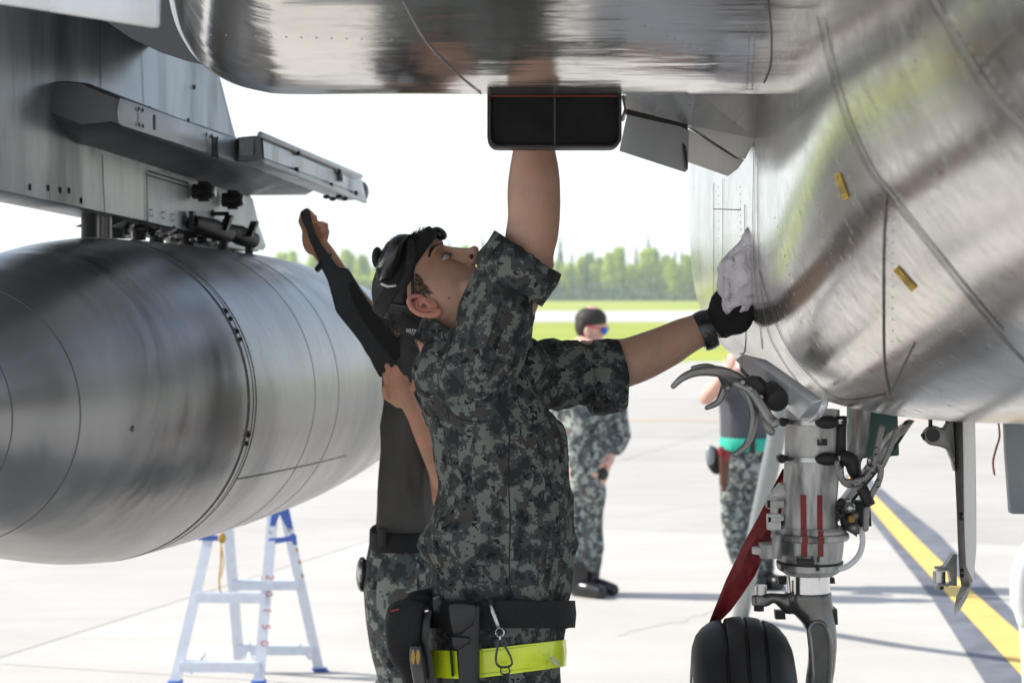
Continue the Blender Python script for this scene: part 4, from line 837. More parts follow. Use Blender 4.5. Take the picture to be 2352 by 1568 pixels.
# ear: helix, lobe and bowl
def E_(a, b, d=0): # ear coordinates in the picture, raised from the head side
    return W(a, b, YM - .075 - d)
eo = join(tube([E_(1000,716,.006), E_(1010,715,.010), E_(1004,722,.012), E_(985,724,.013), E_(962,720,.015), E_(946,707,.016), E_(939,692,.015), E_(944,683,.012), E_(957,679,.009), E_(972,681,.004)], [.0055,.0062,.0062,.0058,.0052,.0050,.0050,.0048,.0042,.003], 9, sub=4), ball(E_(972,703,.001), ((.028,0,0),(0,.007,0),(0,0,.017))), tube([E_(958,690,.005), E_(956,702,.009), E_(966,711,.010), E_(980,712,.009), E_(990,710,.007)], [.003,.0036,.0036,.0032,.003], 8, sub=4), tube([E_(991,702,.003), E_(984,697,.006), E_(978,694,.004)], .0045, 8), ball(E_(1003,717,.008), ((.010,0,0),(0,.006,0),(0,0,.007))))
ob('ear', fuse(eo, .0016, 3), M['ear'], man)
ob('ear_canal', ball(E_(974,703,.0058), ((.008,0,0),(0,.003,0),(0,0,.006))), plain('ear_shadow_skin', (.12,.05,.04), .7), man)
# eye, brow, nostril laid on the face surface
bvm = BVHTree.FromPolygons([tuple(v) for v in bodyg[0]], bodyg[1])
def patch(outl, bulge, off=.0004, n=5):
    P, _ = spline([Vector((x, y, 0)) for x, y in outl + outl[:1]], [0]*(len(outl)+1), 4); P = P[:-1]
    cx = sum(p.x for p in P)/len(P); cy = sum(p.y for p in P)/len(P); V = []; Fc = []; m_ = len(P)
    for k in range(n):
        t = 1 - k/n
        for p in P:
            a, nn = hit(bvm, cx+(p.x-cx)*t, cy+(p.y-cy)*t); nn = nn if nn.dot(CAM-a) > 0 else -nn; V.append(a + nn*(off + bulge*(1-t*t)))
    a, nn = hit(bvm, cx, cy); nn = nn if nn.dot(CAM-a) > 0 else -nn; V.append(a + nn*(off+bulge))
    for k in range(n-1):
        for q in range(m_): Fc.append((k*m_+q, k*m_+(q+1) % m_, (k+1)*m_+(q+1) % m_, (k+1)*m_+q))
    for q in range(m_): Fc.append(((n-1)*m_+q, (n-1)*m_+(q+1) % m_, n*m_))
    return V, Fc
def facetube(pts, rad_, off=.0004, n=6):
    P, _ = spline([Vector((x, y, 0)) for x, y in pts], [0]*len(pts), 5); Q = []
    for p in P:
        a, nn = hit(bvm, p.x, p.y)
        if a is not None: Q.append(a + (nn if nn.dot(CAM-a) > 0 else -nn)*off)
    R_ = [rad_*(.45+.55*math.sin(math.pi*k/(len(Q)-1))) for k in range(len(Q))]; return tube(Q, R_, n)
eyo = [(1013,597),(1015,589),(1020,582),(1027,578),(1035,580),(1039,586),(1034,591),(1026,595),(1019,597.5)]
ob('eye', patch(eyo, .0022), M['eye'], man); 
ob('iris', patch([(1022,580.5),(1028,578.5),(1035,580.5),(1037.5,586),(1032,590.5),(1026,588.5),(1022,585)], .0012, .0026), M['iris'], man)
ob('eyelid', join(facetube([(1012,598),(1014,588),(1019,580.5),(1027,576.5),(1036,578),(1041,586)], .0019, .0016), facetube([(1013,599),(1020,599.5),(1028,596.5),(1036,592),(1041,587)], .0014, .0012)), M['skin'], man)
ob('eyelashes', facetube([(1013,596),(1015,588),(1020,581),(1027,577.3),(1036,579.5),(1040,585)], .0008, .0034), M['hair'], man)
rnd = random.Random(3); hs_ = []
bp, _ = spline([Vector((x, y, 0)) for x, y in ((986,586),(990,575),(999,566),(1012,560),(1028,557))], [0]*5, 14)
for k, p in enumerate(bp):
    for q in range(5):
        a, nn = hit(bvm, p.x+rnd.uniform(-3,3), p.y+rnd.uniform(-2.6,2.6))
        if a is None: continue
        dd = W(bp[max(0,k-6)].x, bp[max(0,k-6)].y, YM) - W(bp[min(len(bp)-1,k+6)].x, bp[min(len(bp)-1,k+6)].y, YM)
        if dd.length > 0: dd = dd.normalized()
        hs_.append(tube([a + nn*.0004*(1 if nn.dot(CAM-a)>0 else -1), a + dd*.006 - Vector((0,.0012,0))], [.0006,.0003], 4, round_end=False))
ob('eyebrow', join(*hs_), M['hair'], man)
ob('nostril', patch([(1079,586),(1083,583),(1087,586),(1087,592),(1083,596),(1079.5,592)], .0001, .0007), plain('nostril_shadow_skin', (.03,.012,.01), .8), man)
ob('mole', join(*[sph(hit(bvm, x, y)[0], r_, 6, 4) for x, y, r_ in ((1031.5,684.5,.0016),(986,603,.0011),(1050,655,.0010))]), plain('mole', (.06,.02,.015), .6), man)
# hair: cap of close hair with strands
hr = []
hh = [(-52,-66,-38,60),(-40,-78,-30,66),(-25,-88,-18,71),(-8,-95,-8,74),(8,-100,2,76),(22,-104,22,78),(36,-106,40,80),(50,-106,62,81.5),(64,-105,86,82),(76,-102,97,81.5),(90,-94,93,79),(104,-82,80,72),(116,-66,62,62),(127,-44,40,46),(134,-20,16,24)]
hair = ob('hair', loft([hring(*q) for q in hh]), M['hair'], man)
rnd = random.Random(12); stn = []
def strands(n, umin, umax, tmin, tmax, L_, drop):
    for i in range(n):
        u = rnd.uniform(umin, umax); b, fr, wd = (interp([(q[0], q[j]) for q in hh], u) for j in (1, 2, 3)); t = math.radians(rnd.uniform(tmin, tmax))
        c = (b+fr)/2; a = (fr-b)/2; p = H(c + a*math.cos(t)*.98, u, wd*math.copysign(abs(math.sin(t))**.86, math.sin(t))*.98)
        nrm_ = (p - H(c, u, 0)).normalized(); d = (nrm_*.8 + drop + Vector([rnd.gauss(0,.22) for _ in range(3)])).normalized(); l = L_*rnd.uniform(.5,1.3)
        stn.append(tube([p, p + d*l*.55, p + (d + drop*.5).normalized()*l], [.0008,.0006,.0002], 3, round_end=False))
strands(520, -48, 60, 120, 240, .022, -uv*.5 - fv*.1); strands(330, 92, 132, -60, 60, .016, fv*.4); strands(160, 60, 100, -30, 40, .014, fv*.5)
# sideburn stubble ahead of the ear
for i in range(520):
    x = rnd.uniform(946, 994); y = rnd.uniform(628, 684)
    if x > 958 + (y-628)*.72 or y > 684 - max(0, x-975)*.9 or y > 640 + (x-946)*1.6 + 25: continue
    p, nn = hit(bvm, x, y)
    if p is None: continue
    stn.append(tube([p, p + Vector((rnd.uniform(.003,.008), -.0012, -rnd.uniform(.001,.005)))], [.00042,.00015], 3, round_end=False))
ob('hair_strands', join(*stn), M['hair'], man, smooth=False)
# fabric headband/cap back hugging the skull, goggles on the crown: worn things stay with the head
capk = [(-62,-73,-26,62),(-45,-88,-24,69),(-28,-99,-22,75),(-8,-107,-18,79),(12,-111,-8,81),(26,-112,0,82)]
cp = ob('cap', loft([hring(*q) for q in capk]), M['black_cloth'], man, angle=60)
ct_ = place_text('0077', .009, W(944, 760, YM-.088), (1,0,-.12), (.12,0,1)); ob('lettering', ct_, M['white_plate'], cp, smooth=False)
band = ob('head_strap', loft([hring(u, b, fr, wd) for u, b, fr, wd in ((58,-108,104,84),(60,-110,108,86),(88,-106,108,85),(92,-104,103,83))]), M['black_cloth'], man)
GO = lambda a, b, Y=0: W(a, b, YM + Y)
gl = []
gpx = [(646,868,906,.075),(636,869,918,.095),(620,868,926,.105),(600,872,934,.11),(580,880,938,.11),(562,890,942,.105),(549,902,946,.095),(541,914,948,.08)]
gog = ob('goggles', stack([(y, xl, xr, YM-.0, b_) for y, xl, xr, b_ in [(q[0], q[1]-2, q[2]+4, q[3]+.012) for q in reversed(gpx)]], YM, n=36, ex=2.6, sub=3), M['black_plastic'], man)
ob('goggle_frame', join(tube([GO(905,657,-.07), GO(926,650,-.085), GO(940,620,-.09), GO(944,585,-.09), GO(942,555,-.085)], [.006,.009,.010,.010,.008], 10, sub=4), ball(GO(867,592,-.0), ((.010,0,0),(0,.05,0),(0,0,.020)))), M['black_cloth'], gog)
ob('goggle_strap', join(tube([GO(873,655,-.04), GO(874,678,-.05), GO(900,697,-.075), GO(935,704,-.085)], .0035, 6, sub=3), tube([GO(948,560,-.082), GO(948,620,-.082), GO(947,690,-.083)], .0030, 6)), M['leather'], gog)
ob('goggle_vent', join(*[obox(GO(x, y, -.095), GO(x+7, y-1, -.097), (0,.006,0), (0,0,.004)) for x, y in ((931,604),(936,590),(940,600))]), M['dark'], gog)
ob('lens_rim', tube([GO(876,652,-.088), GO(890,658,-.092), GO(908,656,-.09)], .0022, 6), M['white_plate'], gog)
ob('eye_shield', ball(H(104,58,-22), (fv*.011, sv*.016, uv*.016), 12, 8), M['black_plastic'], man)
# shirt
tl = [(905,955,1240,3.62,.135),(870,950,1228,3.62,.135),(840,955,1214,3.61,.13),(818,965,1205,3.61,.12)]
torso = stack([(782,980,1100,YM,.07),(800,962,1175,YM,.10),(825,950,1212,YM,.125),(860,945,1226,YM,.14),(900,950,1250,YM,.148),(940,958,1272,YM,.152),(975,968,1298,YM,.155),(1010,984,1304,YM,.158),(1050,994,1309,YM,.16),(1090,1001,1312,YM,.16),(1130,1004,1314,YM,.16),(1165,992,1316,YM,.163),(1195,975,1318,YM,.167),(1225,966,1319,YM,.17),(1255,966,1318,YM,.17),(1278,974,1315,YM,.168),(1300,992,1312,YM,.163),(1318,990,1311,YM,.162),(1338,980,1309,YM,.163),(1356,984,1307,YM,.160),(1372,996,1302,YM,.155),(1385,1004,1296,YM,.150)], YM, n=48, ex=2.25, sub=2)
shoulder = ball(W(1062, 858, 3.545), ((.095,0,0),(0,.105,0),(0,0,.085)), 20, 12)
sleeve_u = tube([W(1085,905,3.55), W(1112,820,3.52), W(1133,740,3.50), W(1155,670,3.50), W(1187,612,3.50)], [.080,.079,.073,.066,.062], 26, sub=3)
bev_c = W(1205, 600, 3.5)
cd = (W(1225, 585, 3.5) - W(1170, 690, 3.5)).normalized()
c0, c1 = W(1170, 655, 3.50), W(1211, 590, 3.50)
cuff = tube([W(1166,668,3.50), c0, W(1192,620,3.50), W(1204,598,3.50)], [.062,.066,.067,.064], 28, round_end=False)
sleeve_f = tube([W(1150,900,3.70), W(1225,872,3.74), W(1290,858,3.77), W(1345,853,3.79), W(1395,850,3.80)], [.075,.070,.066,.062,.061], 26, sub=3)
cuff2 = tube([W(1352,872,3.79), W(1360,866,3.79), W(1418,862,3.80)], [.060,.066,.067], 28, sq=.95, round_end=False)
hang = stack([(905,1255,1300,3.70,.05),(945,1290,1352,3.74,.05),(948,1300,1420,3.78,.05),(930,1270,1420,3.78,.05)], 3.75, n=16) if 0 else None
collar = tube([W(985,790,YM-.03), W(1000,770,YM-.055), W(1030,752,YM-.06), W(1060,715,YM-.02)], [.018,.016,.016,.016], 10, sub=3)
sh = fuse(join(torso, shoulder, sleeve_u, cuff, sleeve_f, cuff2, ball(W(1180,850,3.66), ((.08,0,0),(0,.10,0),(0,0,.07)), 18, 10)), .0055, 6)
def ampl(v):
    z = v.z; return .55 + .9*math.exp(-((z-1.28)/.14)**2) + .5*math.exp(-((z-1.60)/.10)**2)
sh = wrinkle(sh, .015, 4.2, (1.5, .9, .6), 3.1, fn=ampl); sh = wrinkle(sh, .006, 7, (1.9, 1, .35), 11., fn=ampl); sh = wrinkle(sh, .0075, 11, (1.2, 1, .55), 8., fn=ampl); sh = wrinkle(sh, .004, 22, (1.4,1,.5), 5.); sh = wrinkle(sh, .0012, 45, (1,1,.7), 1.)
shirt = ob('shirt', sh, M['camo'], man, angle=180)
# rolled cuffs as their own folded bands
def band_tube(a, b, r0, r1, th, n=36, sq=1.0, up=None):
    a, b = Vector(a), Vector(b); x, y, d = frame(b-a, up)
    def rg_(c, r): return [c + x*math.cos(2*math.pi*k/n)*r + y*math.sin(2*math.pi*k/n)*r*sq for k in range(n)]
    rs = [rg_(a, r0-th), rg_(a, r0), rg_(a.lerp(b,.3), (r0*.7+r1*.3)+.002), rg_(a.lerp(b,.7), (r0*.3+r1*.7)+.002), rg_(b, r1), rg_(b, r1-th), rg_(a.lerp(b,.5), (r0+r1)/2-th)]
    rs.append(rs[0]); return loft(rs, cap=False)
cf = wrinkle(band_tube(W(1168,652,3.50), W(1212,583,3.50), .0700, .0695, .014, 60), .004, 16, seed=4.); ob('rolled_cuff', cf, M['camo'], man, angle=180)
cf = wrinkle(band_tube(W(1352,870,3.79), W(1425,862,3.80), .071, .069, .016, 60, .98), .003, 16, seed=9.); ob('rolled_cuff', cf, M['camo'], man, angle=180)
bvs = BVHTree.FromPolygons([tuple(v) for v in sh[0]], sh[1])
def srib(pts, wd, off=.0006): return ribbon(bvs, pts, wd, off)
for pts in ([(952,820),(955,900),(985,950),(1030,985),(1065,1000)], [(1006,862),(1012,905),(1030,945),(1068,965),(1120,968)], [(1170,985),(1168,1100),(1172,1200),(1170,1300),(1172,1365)], [(1225,980),(1262,965),(1300,975)], [(1185,880),(1192,930),(1215,965)], [(1150,690),(1130,760),(1105,830)], [(1060,720),(1038,780),(1012,862)]):
    g = srib(pts, .0022)
    if g[1]: ob('stitched_seam', g, M['black_cloth'], shirt, smooth=False)
ob('collar', wrinkle(band_tube(W(1012,792,YM-.01), W(1012+22,745,YM-.012), .083, .070, .010, 40, .95), .002, 20), M['camo'], man, angle=180)
tb = ob('chest_tab', join(ball(W(1201, 782, 3.56), ((.008,0,0),(0,.01,0),(0,0,.007))), obox(W(1190,778,3.56), W(1203,784,3.56), (0,.01,0), (0,0,.01))), M['black_cloth'], man)
# trousers
tr = stack([(1350,996,1300,YM,.145),(1375,992,1302,YM,.15),(1420,990,1300,YM,.155),(1460,988,1295,YM,.158),(1500,988,1288,YM,.16),(1540,988,1286,YM,.16),(1600,990,1290,YM,.16),(1680,995,1290,YM,.155)], YM, n=40, ex=2.3, sub=2)
lg = join(*[tube([W(x, 1640, YM), W(x+4, 2000, YM+.01), W(x+6, 2500, YM+.05), W(x+8, 2740, YM+.06)], [.092,.09,.085,.08], 20, sub=3) for x in (1080, 1206)])
trg = wrinkle(fuse(join(tr, lg), .008, 5), .006, 9, (1,1,.5), 6.); trous = ob('trousers', trg, M['camo'], man, angle=180)
for x in (1080, 1206): ob('boot', fuse(join(tube([W(x+8, 2650, YM+.06), W(x+8, 2820, YM+.06)], [.062,.055], 16), tube([Vector((W(x,0,YM).x-.03, YM+.06, .06)), Vector((W(x,0,YM).x+.16, YM+.02, .05))], [.055,.045], 14, sq=.9)), .006, 4), M['boot'], man)
bvt = BVHTree.FromPolygons([tuple(v) for v in trg[0]], trg[1])
def wrapband(y0, y1, x0, x1, bv_pad, dyl=0, name='belt', mat='black_cloth', Yc=YM, b=.162, xl=990, xr=1302, slope=0., th=.006, n=40, bow=0.):
    """band that follows the hips between two image columns"""
    c = (xl+xr)/2; a = (xr-xl)/2/F*Yc; V = []; Fc = []
    for i in range(n+1):
        x = x0 + (x1-x0)*i/n; u = max(-1, min(1, (x-c)/((xr-xl)/2))); th_ = math.acos(u)
        ex = 2/2.3; X = W(c,0,Yc).x + a*math.copysign(abs(u), u)*1.0; Yy = Yc - b*(max(0, 1-abs(u)**2.3))**(1/2.3)
        nn = Vector((u*.8, -(1-abs(u)**2)**.5 - .05, 0)).normalized(); k = (x-x0)/(x1-x0); yo = slope*k + bow*math.sin(math.pi*k)
        zs = Yy/Yc*1.0
        for (yy, tt) in ((y0+yo, 0), (y0+yo, th), ((y0+y1)/2+yo, th*1.3), (y1+yo+dyl*k, th), (y1+yo+dyl*k, 0)):
            p = Vector((X, Yy, W(x, yy, Yy).z)); V.append(p + nn*(.004+tt))
    for i in range(n):
        for j in range(4): Fc.append((i*5+j, i*5+j+1, (i+1)*5+j+1, (i+1)*5+j))
    return V, Fc
belt = ob('belt', wrapband(1378, 1440, 992, 1305, 0, slope=0., xr=1306, bow=-1, th=.008, b=.168), M['black_cloth'], man)
ob('belt_end', slab([W(x, y, 3.59) for x, y in ((1288,1381),(1304,1382),(1306,1386),(1306,1440),(1302,1445),(1288,1443))], (0,.02,0)), M['black_cloth'], belt, bev=.003)
ob('belt_loop', slab([W(x, y, 3.452) for x, y in ((994,1372),(1008,1368),(1014,1378),(1010,1408),(994,1405))], (0,.012,0)), M['camo'], trous, bev=.002)
# reflective band, separate item on the thigh
hv = ob('reflective_band', join(wrapband(1490, 1553, 990, 1100, 0, b=.170, slope=4, xl=986, xr=1290, th=.005), wrapband(1489, 1554, 1104, 1288, 0, b=.170, slope=-22, dyl=-4, xl=986, xr=1290, th=.005)), M['hivis'], man)
for a_, b_ in (((1108,1495),(1284,1471)),((1108,1546),(1284,1522))): ob('band_stitching', tube([W(a_[0]+(b_[0]-a_[0])*t, a_[1]+(b_[1]-a_[1])*t, 1) for t in (0,1)], .001, 3) if 0 else wrapband(a_[1], a_[1]+1.2, a_[0], b_[0], 0, b=.1765, slope=b_[1]-a_[1], xl=986, xr=1290, th=.0006), plain('lime_stitch', (.35,.55,.02), .5), hv)
ob('band_buckle', slab([W(x, y, 3.56) for x, y in ((1284,1463),(1291,1462),(1288,1530),(1283,1531))], (0,.03,0)), M['dark'], hv, bev=.001)
ob('band_slider', slab([W(x, y, 3.452) for x, y in ((1032,1494),(1037,1494),(1042,1553),(1037,1554))], (0,.012,0)), M['dark'], hv, bev=.001)
ob('torn_film', join(*[tube([W(1262+i*2, 1512+i*1.5, 3.478), W(1272+i*2.4, 1506+i*5, 3.47), W(1283, 1519+i*1.2, 3.49)], .0009, 4) for i in range(6)]), M['white_plate'], hv)
# pouches on the belt
pd = [(1040,1392),(1044,1386),(1052,1384),(1090,1386),(1096,1390),(1094,1420),(1089,1440),(1075,1446),(1073,1458),(1055,1462),(1046,1455),(1044,1425)]
pou = ob('knife_pouch', fuse(join(stack([(1386,1040,1104,3.43,.018),(1400,1036,1104,3.43,.020),(1440,1044,1103,3.43,.020),(1480,1048,1102,3.43,.020),(1540,1052,1102,3.43,.020),(1620,1060,1100,3.43,.018)], 3.43, n=24, ex=4)), .003, 3), M['leather'], man)
ob('pouch_flap', slab([W(x, y, 3.405) for x, y in ((1030,1392),(1034,1385),(1045,1384),(1085,1387),(1095,1392),(1091,1422),(1086,1438),(1071,1446),(1062,1456),(1040,1456),(1033,1424))], (0,.012,0)), M['leather'], pou, bev=.004)
ob('pouch_keeper', slab([W(x, y, 3.402) for x, y in ((1037,1463),(1040,1460),(1080,1464),(1080,1478),(1066,1482),(1058,1492),(1046,1490),(1038,1478))], (0,.014,0)), M['leather'], pou, bev=.003)
bp = ob('tool_pouch', fuse(join(stack([(1384,908,972,3.50,.05),(1394,890,985,3.50,.06),(1420,885,985,3.50,.065),(1470,887,982,3.50,.065),(1510,898,982,3.50,.06),(1535,918,984,3.50,.055),(1568,928,986,3.50,.05),(1640,934,988,3.50,.05)], 3.5, n=26, ex=3.2, sub=2), tube([W(960,1392,3.55), W(985,1378,3.58), W(998,1372,3.6)], [.03,.022,.02], 12)), .004, 4), M['black_cloth'], man)
ob('pouch_flap', wrinkle(fuse(stack([(1386,905,978,3.44,.012),(1400,892,972,3.44,.014),(1440,886,968,3.44,.014),(1490,890,964,3.44,.012),(1512,902,958,3.44,.008)], 3.44, n=22, ex=3.5), .003, 3), .0015, 20), M['black_cloth'], bp)
ob('pouch_strap', tube([W(980,1402,3.45), W(975,1430,3.44), W(972,1470,3.44), W(980,1510,3.44), W(986,1568,3.44)], .010, 8, sq=.35, sub=4), M['leather'], bp)
ob('pouch_tag', slab([W(x, y, 3.424) for x, y in ((897,1401),(916,1397),(917,1400),(898,1405))], (0,.002,0)), M['red'], bp, smooth=False)
ob('metal_snap', obox(W(976,1402,3.43), W(984,1401,3.43), (0,.006,0), (0,0,.003)), M['chrome'], bp)
tl_ = ob('screwdriver_handle', fuse(stack([(1480,941,968,3.42,.012),(1492,939,970,3.42,.014),(1512,940,972,3.42,.015),(1524,942,974,3.42,.014),(1535,944,975,3.42,.013),(1568,950,980,3.42,.013)], 3.42, n=20, ex=3), .002, 2), plain('smoky_handle', (.04,.04,.045), .2), man)
ob('handle_inlay', join(*[ball(W(x, 1508, 3.404), ((.0035,0,0),(0,.002,0),(0,0,.013)), 8, 6) for x in (949,960)]), M['strap'], tl_)
# clip, ring and glove holder
cl = ob('glove_clip', join(tube([W(1128,1392,3.432), W(1131,1402,3.43), W(1142,1432,3.428), W(1145,1440,3.43)], [.003,.0038,.0038,.003], 8)), M['steel'], man)
ob('split_ring', tube([W(1148+10*math.cos(t), 1452+10*math.sin(t), 3.425) for t in [k*math.pi/8 for k in range(17)]], .0009, 5, round_end=False), M['chrome'], cl)
ob('swivel', cyl(W(1148.5,1461,3.425), W(1148.5,1469,3.425), .0013, 6), M['chrome'], cl)
ob('clip_jaw', join(tube([W(x, y, 3.42) for x, y in ((1149,1470),(1144,1482),(1140,1500),(1139,1515),(1142,1525),(1148,1530),(1160,1531),(1172,1528),(1176,1520),(1172,1505),(1164,1490),(1157,1478),(1150,1470))], .0022, 6, sub=2), tube([W(x, y, 3.42) for x, y in ((1151,1531),(1150,1543),(1156,1547),(1166,1546),(1171,1542),(1168,1530))], .0016, 6, sub=2), tube([W(1144,1480,3.42), W(1158,1479,3.42)], .0022, 6)), M['black_plastic'], cl)
ob('clip_top', tube([W(1127,1378,3.44), W(1126,1390,3.435)], .005, 6), M['dark'], cl)
# glove, watch on the far wrist
gv = fuse(join(tube([W(1634,742,YB), W(1655,738,YB), W(1672,728,YB)], [.030,.034,.036], 18), hand(W(1648, 740, YB-.005), (.62, -.03, .78), (.75, .2, -.5), 1.16, (.10,.14,.2,.3), .5), ball(W(1682,712,YB-.005), ((.046,0,0),(0,.030,0),(0,0,.050)))), .0032, 5)
ob('glove', wrinkle(gv, .002, 30), M['black_cloth'], man, angle=180)
wd = ob('wrist_watch', band_tube(W(1606,764,YB), W(1636,752,YB), .037, .037, .006, 32, 1.0, up=(0,1,0)), M['black_plastic'], man)
ob('watch_case', join(ball(W(1612,738,YB-.012), ((.018,0,.010),(0,.020,0),(-.006,0,.012)), 16, 8)), M['black_plastic'], wd); ob('watch_buckle', obox(W(1634,786,YB-.02), W(1650,775,YB-.02), (0,.018,0), (0,0,.004)), M['steel'], wd)
# rag
V = []; Fc = []; outl = [(535,1713,1722),(548,1707,1728),(562,1697,1732),(575,1684,1734),(590,1668,1735),(605,1656,1735),(622,1647,1735),(640,1642,1734),(660,1640,1733),(680,1640,1731),(700,1644,1726),(714,1656,1719),(722,1676,1704)]
rg_ = stack([(y, xl, xr, YB-.03, .012 + .03*math.sin(math.pi*i/12)) for i, (y, xl, xr) in enumerate(outl)], YB-.03, n=26, sub=3)
rg_ = wrinkle(fuse(rg_, .0026, 1), .013, 13, (1.3,1,.6), 2.2); rg_ = wrinkle(rg_, .008, 30, (1,1,.8), 7.)
rag = ob('cleaning_rag', rg_, M['rag'], None, org=W(1690,640,YB), label='crumpled pale rag with black smears held against the fuselage side', cat='rag', angle=180)
ob('thread', tube([W(1718,545,YB-.03), W(1716,530,YB-.03), W(1717,522,YB-.03)], [.003,.005,.001], 6), M['rag'], rag)
# ------------------------------------------------------------------ second technician, behind
Y2 = 5.1
b2 = [tube([W(955,800,Y2), W(950,1000,Y2), W(945,1240,Y2)], [.06,.06,.06], 20), ball(W(985, 690, Y2+.05), ((.085,0,0),(0,.1,0),(0,0,.12))), tube([W(975,760,Y2), W(960,830,Y2)], [.06,.07], 12)]
b2 += [stack([(y, xl, xr) for y, xl, xr in ((862,893,935),(890,895,945),(915,905,955),(935,922,965),(960,935,975),(1000,950,990),(1040,966,1000),(1080,982,1018),(1110,992,1030),(1150,1000,1040))], Y2-.2, .9, 18, sub=2)]
b2 += [tube([W(1030,1150,Y2-.2), W(1015,1000,Y2-.1), W(980,850,Y2)], [.04,.045,.05], 14)]
# supporting hand: fingers laid up along the black panel
b2 += [tube([W(x0,y0,Y2-.2), W(x1,y1,Y2-.21), W(x2,y2,Y2-.22)], [.0095,.009,.007], 9) for x0,y0,x1,y1,x2,y2 in ((905,905,890,890,884,858),(910,900,902,868,888,838),(900,918,886,910,882,890),(922,895,918,862,907,842),(938,905,950,888,955,866))]
b2 += [ball(W(918,900,Y2-.2), ((.030,0,0),(0,.018,0),(0,0,.040)))]
# raised hand gripping the top of the panel
YH = Y2-.05
b2 += [tube([W(942,810,Y2), W(862,745,Y2), W(790,655,YH+.02), W(752,592,YH), W(727,560,YH)], [.045,.036,.030,.026,.026], 16, sub=3), ball(W(716,545,YH), ((.026,0,0),(0,.018,0),(0,0,.045)))]
b2 += [tube([W(x,y,YH+o_) for x,y,o_ in pts], [.0105,.010,.009,.008], 9) for pts in ([(703,530,.01),(693,508,0),(697,490,-.02),(706,486,-.035)], [(708,525,.01),(700,500,0),(705,484,-.02),(716,494,-.035)], [(716,528,0),(716,505,-.01),(722,500,-.03),(722,510,-.035)], [(728,538,0),(742,530,-.01),(748,518,-.02),(736,514,-.035)], [(730,548,0),(747,545,-.01),(750,532,-.02),(740,528,-.035)])]
b2 += [tube([W(925,1300,Y2), W(915,1800,Y2), W(908,2150,Y2+.03)], [.05,.045,.045], 14), tube([W(965,1300,Y2), W(988,1800,Y2), W(990,2150,Y2+.03)], [.06,.05,.045], 14)]
man2 = ob('person', fuse(join(*b2), .0034, 2), skin('skin_ground_light_tint', (.58,.30,.19)), None, org=(-.27, Y2, 0), label='person in charcoal t-shirt holding up a long black panel, half hidden behind the camouflaged technician', cat='person')  # orange light off the ground is put into this skin colour
ts = wrinkle(fuse(join(stack([(800,900,1010,Y2,.10),(850,885,1010,Y2,.13),(920,884,1005,Y2,.14),(960,878,1005,Y2,.14),(1030,868,1005,Y2,.14),(1100,860,1005,Y2,.14),(1170,859,1003,Y2,.14),(1215,858,1000,Y2,.14),(1232,860,998,Y2,.14)], Y2, n=30, ex=2.3, sub=2), tube([W(955,850,Y2), W(920,800,Y2), W(905,770+10,Y2)], [.09,.075,.06], 16), ball(W(925,805,Y2-.02), ((.05,0,0),(0,.09,0),(0,0,.05)))), .008, 5), .016, 6, (1.8,1,.3), 2.); ts = wrinkle(ts, .008, 13, (1.8,1,.4), 6.)
ob('t_shirt', ts, M['tee'], man2, angle=180)
ob('hair', ball(W(985, 680, Y2+.05), ((.09,0,0),(0,.105,0),(0,0,.115))), M['hair'], man2)
tr2 = wrinkle(fuse(join(stack([(1235,850,1000,Y2,.14),(1280,842,1002,Y2,.15),(1340,836,1004,Y2,.15),(1420,842,1006,Y2,.15),(1480,852,1010,Y2,.14),(1568,872,1015,Y2,.13),(1640,885,1018,Y2,.12)], Y2, n=30, ex=2.3, sub=2), tube([W(915,1600,Y2), W(895,1900,Y2), W(900,2180,Y2+.03)], [.085,.085,.08], 16), tube([W(985,1600,Y2), W(990,1900,Y2), W(992,2180,Y2+.03)], [.10,.09,.08], 16)), .008, 5), .008, 8, (1,1,.5), 9.)
ob('trousers', tr2, camo('camouflage_cloth_pale', .0055, 2.2, 9.), man2, angle=180)
for x in (900, 992): ob('boot', fuse(join(tube([W(x, 2120, Y2+.03), W(x, 2210, Y2+.03)], [.06,.055], 14), tube([Vector((W(x,0,Y2).x, Y2+.05, .055)), Vector((W(x,0,Y2).x-.02, Y2-.14, .05))], [.05,.042], 12)), .007, 4), M['boot'], man2)
b2_ = ob('belt', stack([(1211,852,1002,Y2,.150),(1213,850,1003,Y2,.152),(1250,849,1003,Y2,.152),(1253,851,1002,Y2,.150)], Y2, n=36, ex=2.4), M['black_cloth'], man2)
ob('buckle', join(slab([W(x, y, Y2-.158) for x, y in ((868,1212),(886,1212),(888,1252),(870,1254))], (0,.015,0)), slab([W(x, y, Y2-.162) for x, y in ((874,1218),(882,1217),(883,1248),(876,1248))], (0,.01,0))), M['dark'], b2_, bev=.001)
ob('hip_case', ball(W(832,1318,Y2-.02), ((.016,0,0),(0,.05,0),(0,0,.045))), M['black_plastic'], man2); ob('hip_case_trim', ball(W(830,1312,Y2-.05), ((.011,0,0),(0,.03,0),(0,0,.03))), M['steel'], man2)
ob('wrist_band', tube([W(727,598,YH), W(745,592,YH), W(762,580,YH)], [.034,.034,.032], 14, round_end=False) if 0 else band_tube(W(741,596,YH), W(750,604,YH), .031, .032, .004, 20), M['dark'], man2)
pnl = [(703,478),(712,486),(718,510),(726,535),(742,565),(756,587),(776,613),(799,616),(809,633),(830,668),(855,705),(891,746),(912,775),(925,808),(938,845),(945,866),(930,870),(900,860),(871,868),(862,848),(848,820),(828,790),(800,752),(772,715),(762,680),(752,648),(738,612),(722,575),(706,545),(692,508),(690,485)]
pg = fuse(slab([W(x, y, YH-.045) for x, y in pnl], (0,.022,0)), .0035, 5); pg = wrinkle(pg, .004, 9, seed=2.)
pn = ob('black_panel', pg, M['nylon'], None, org=W(940,866,YH), label='long narrow black padded panel held up slantwise between two hands', cat='panel', angle=180)
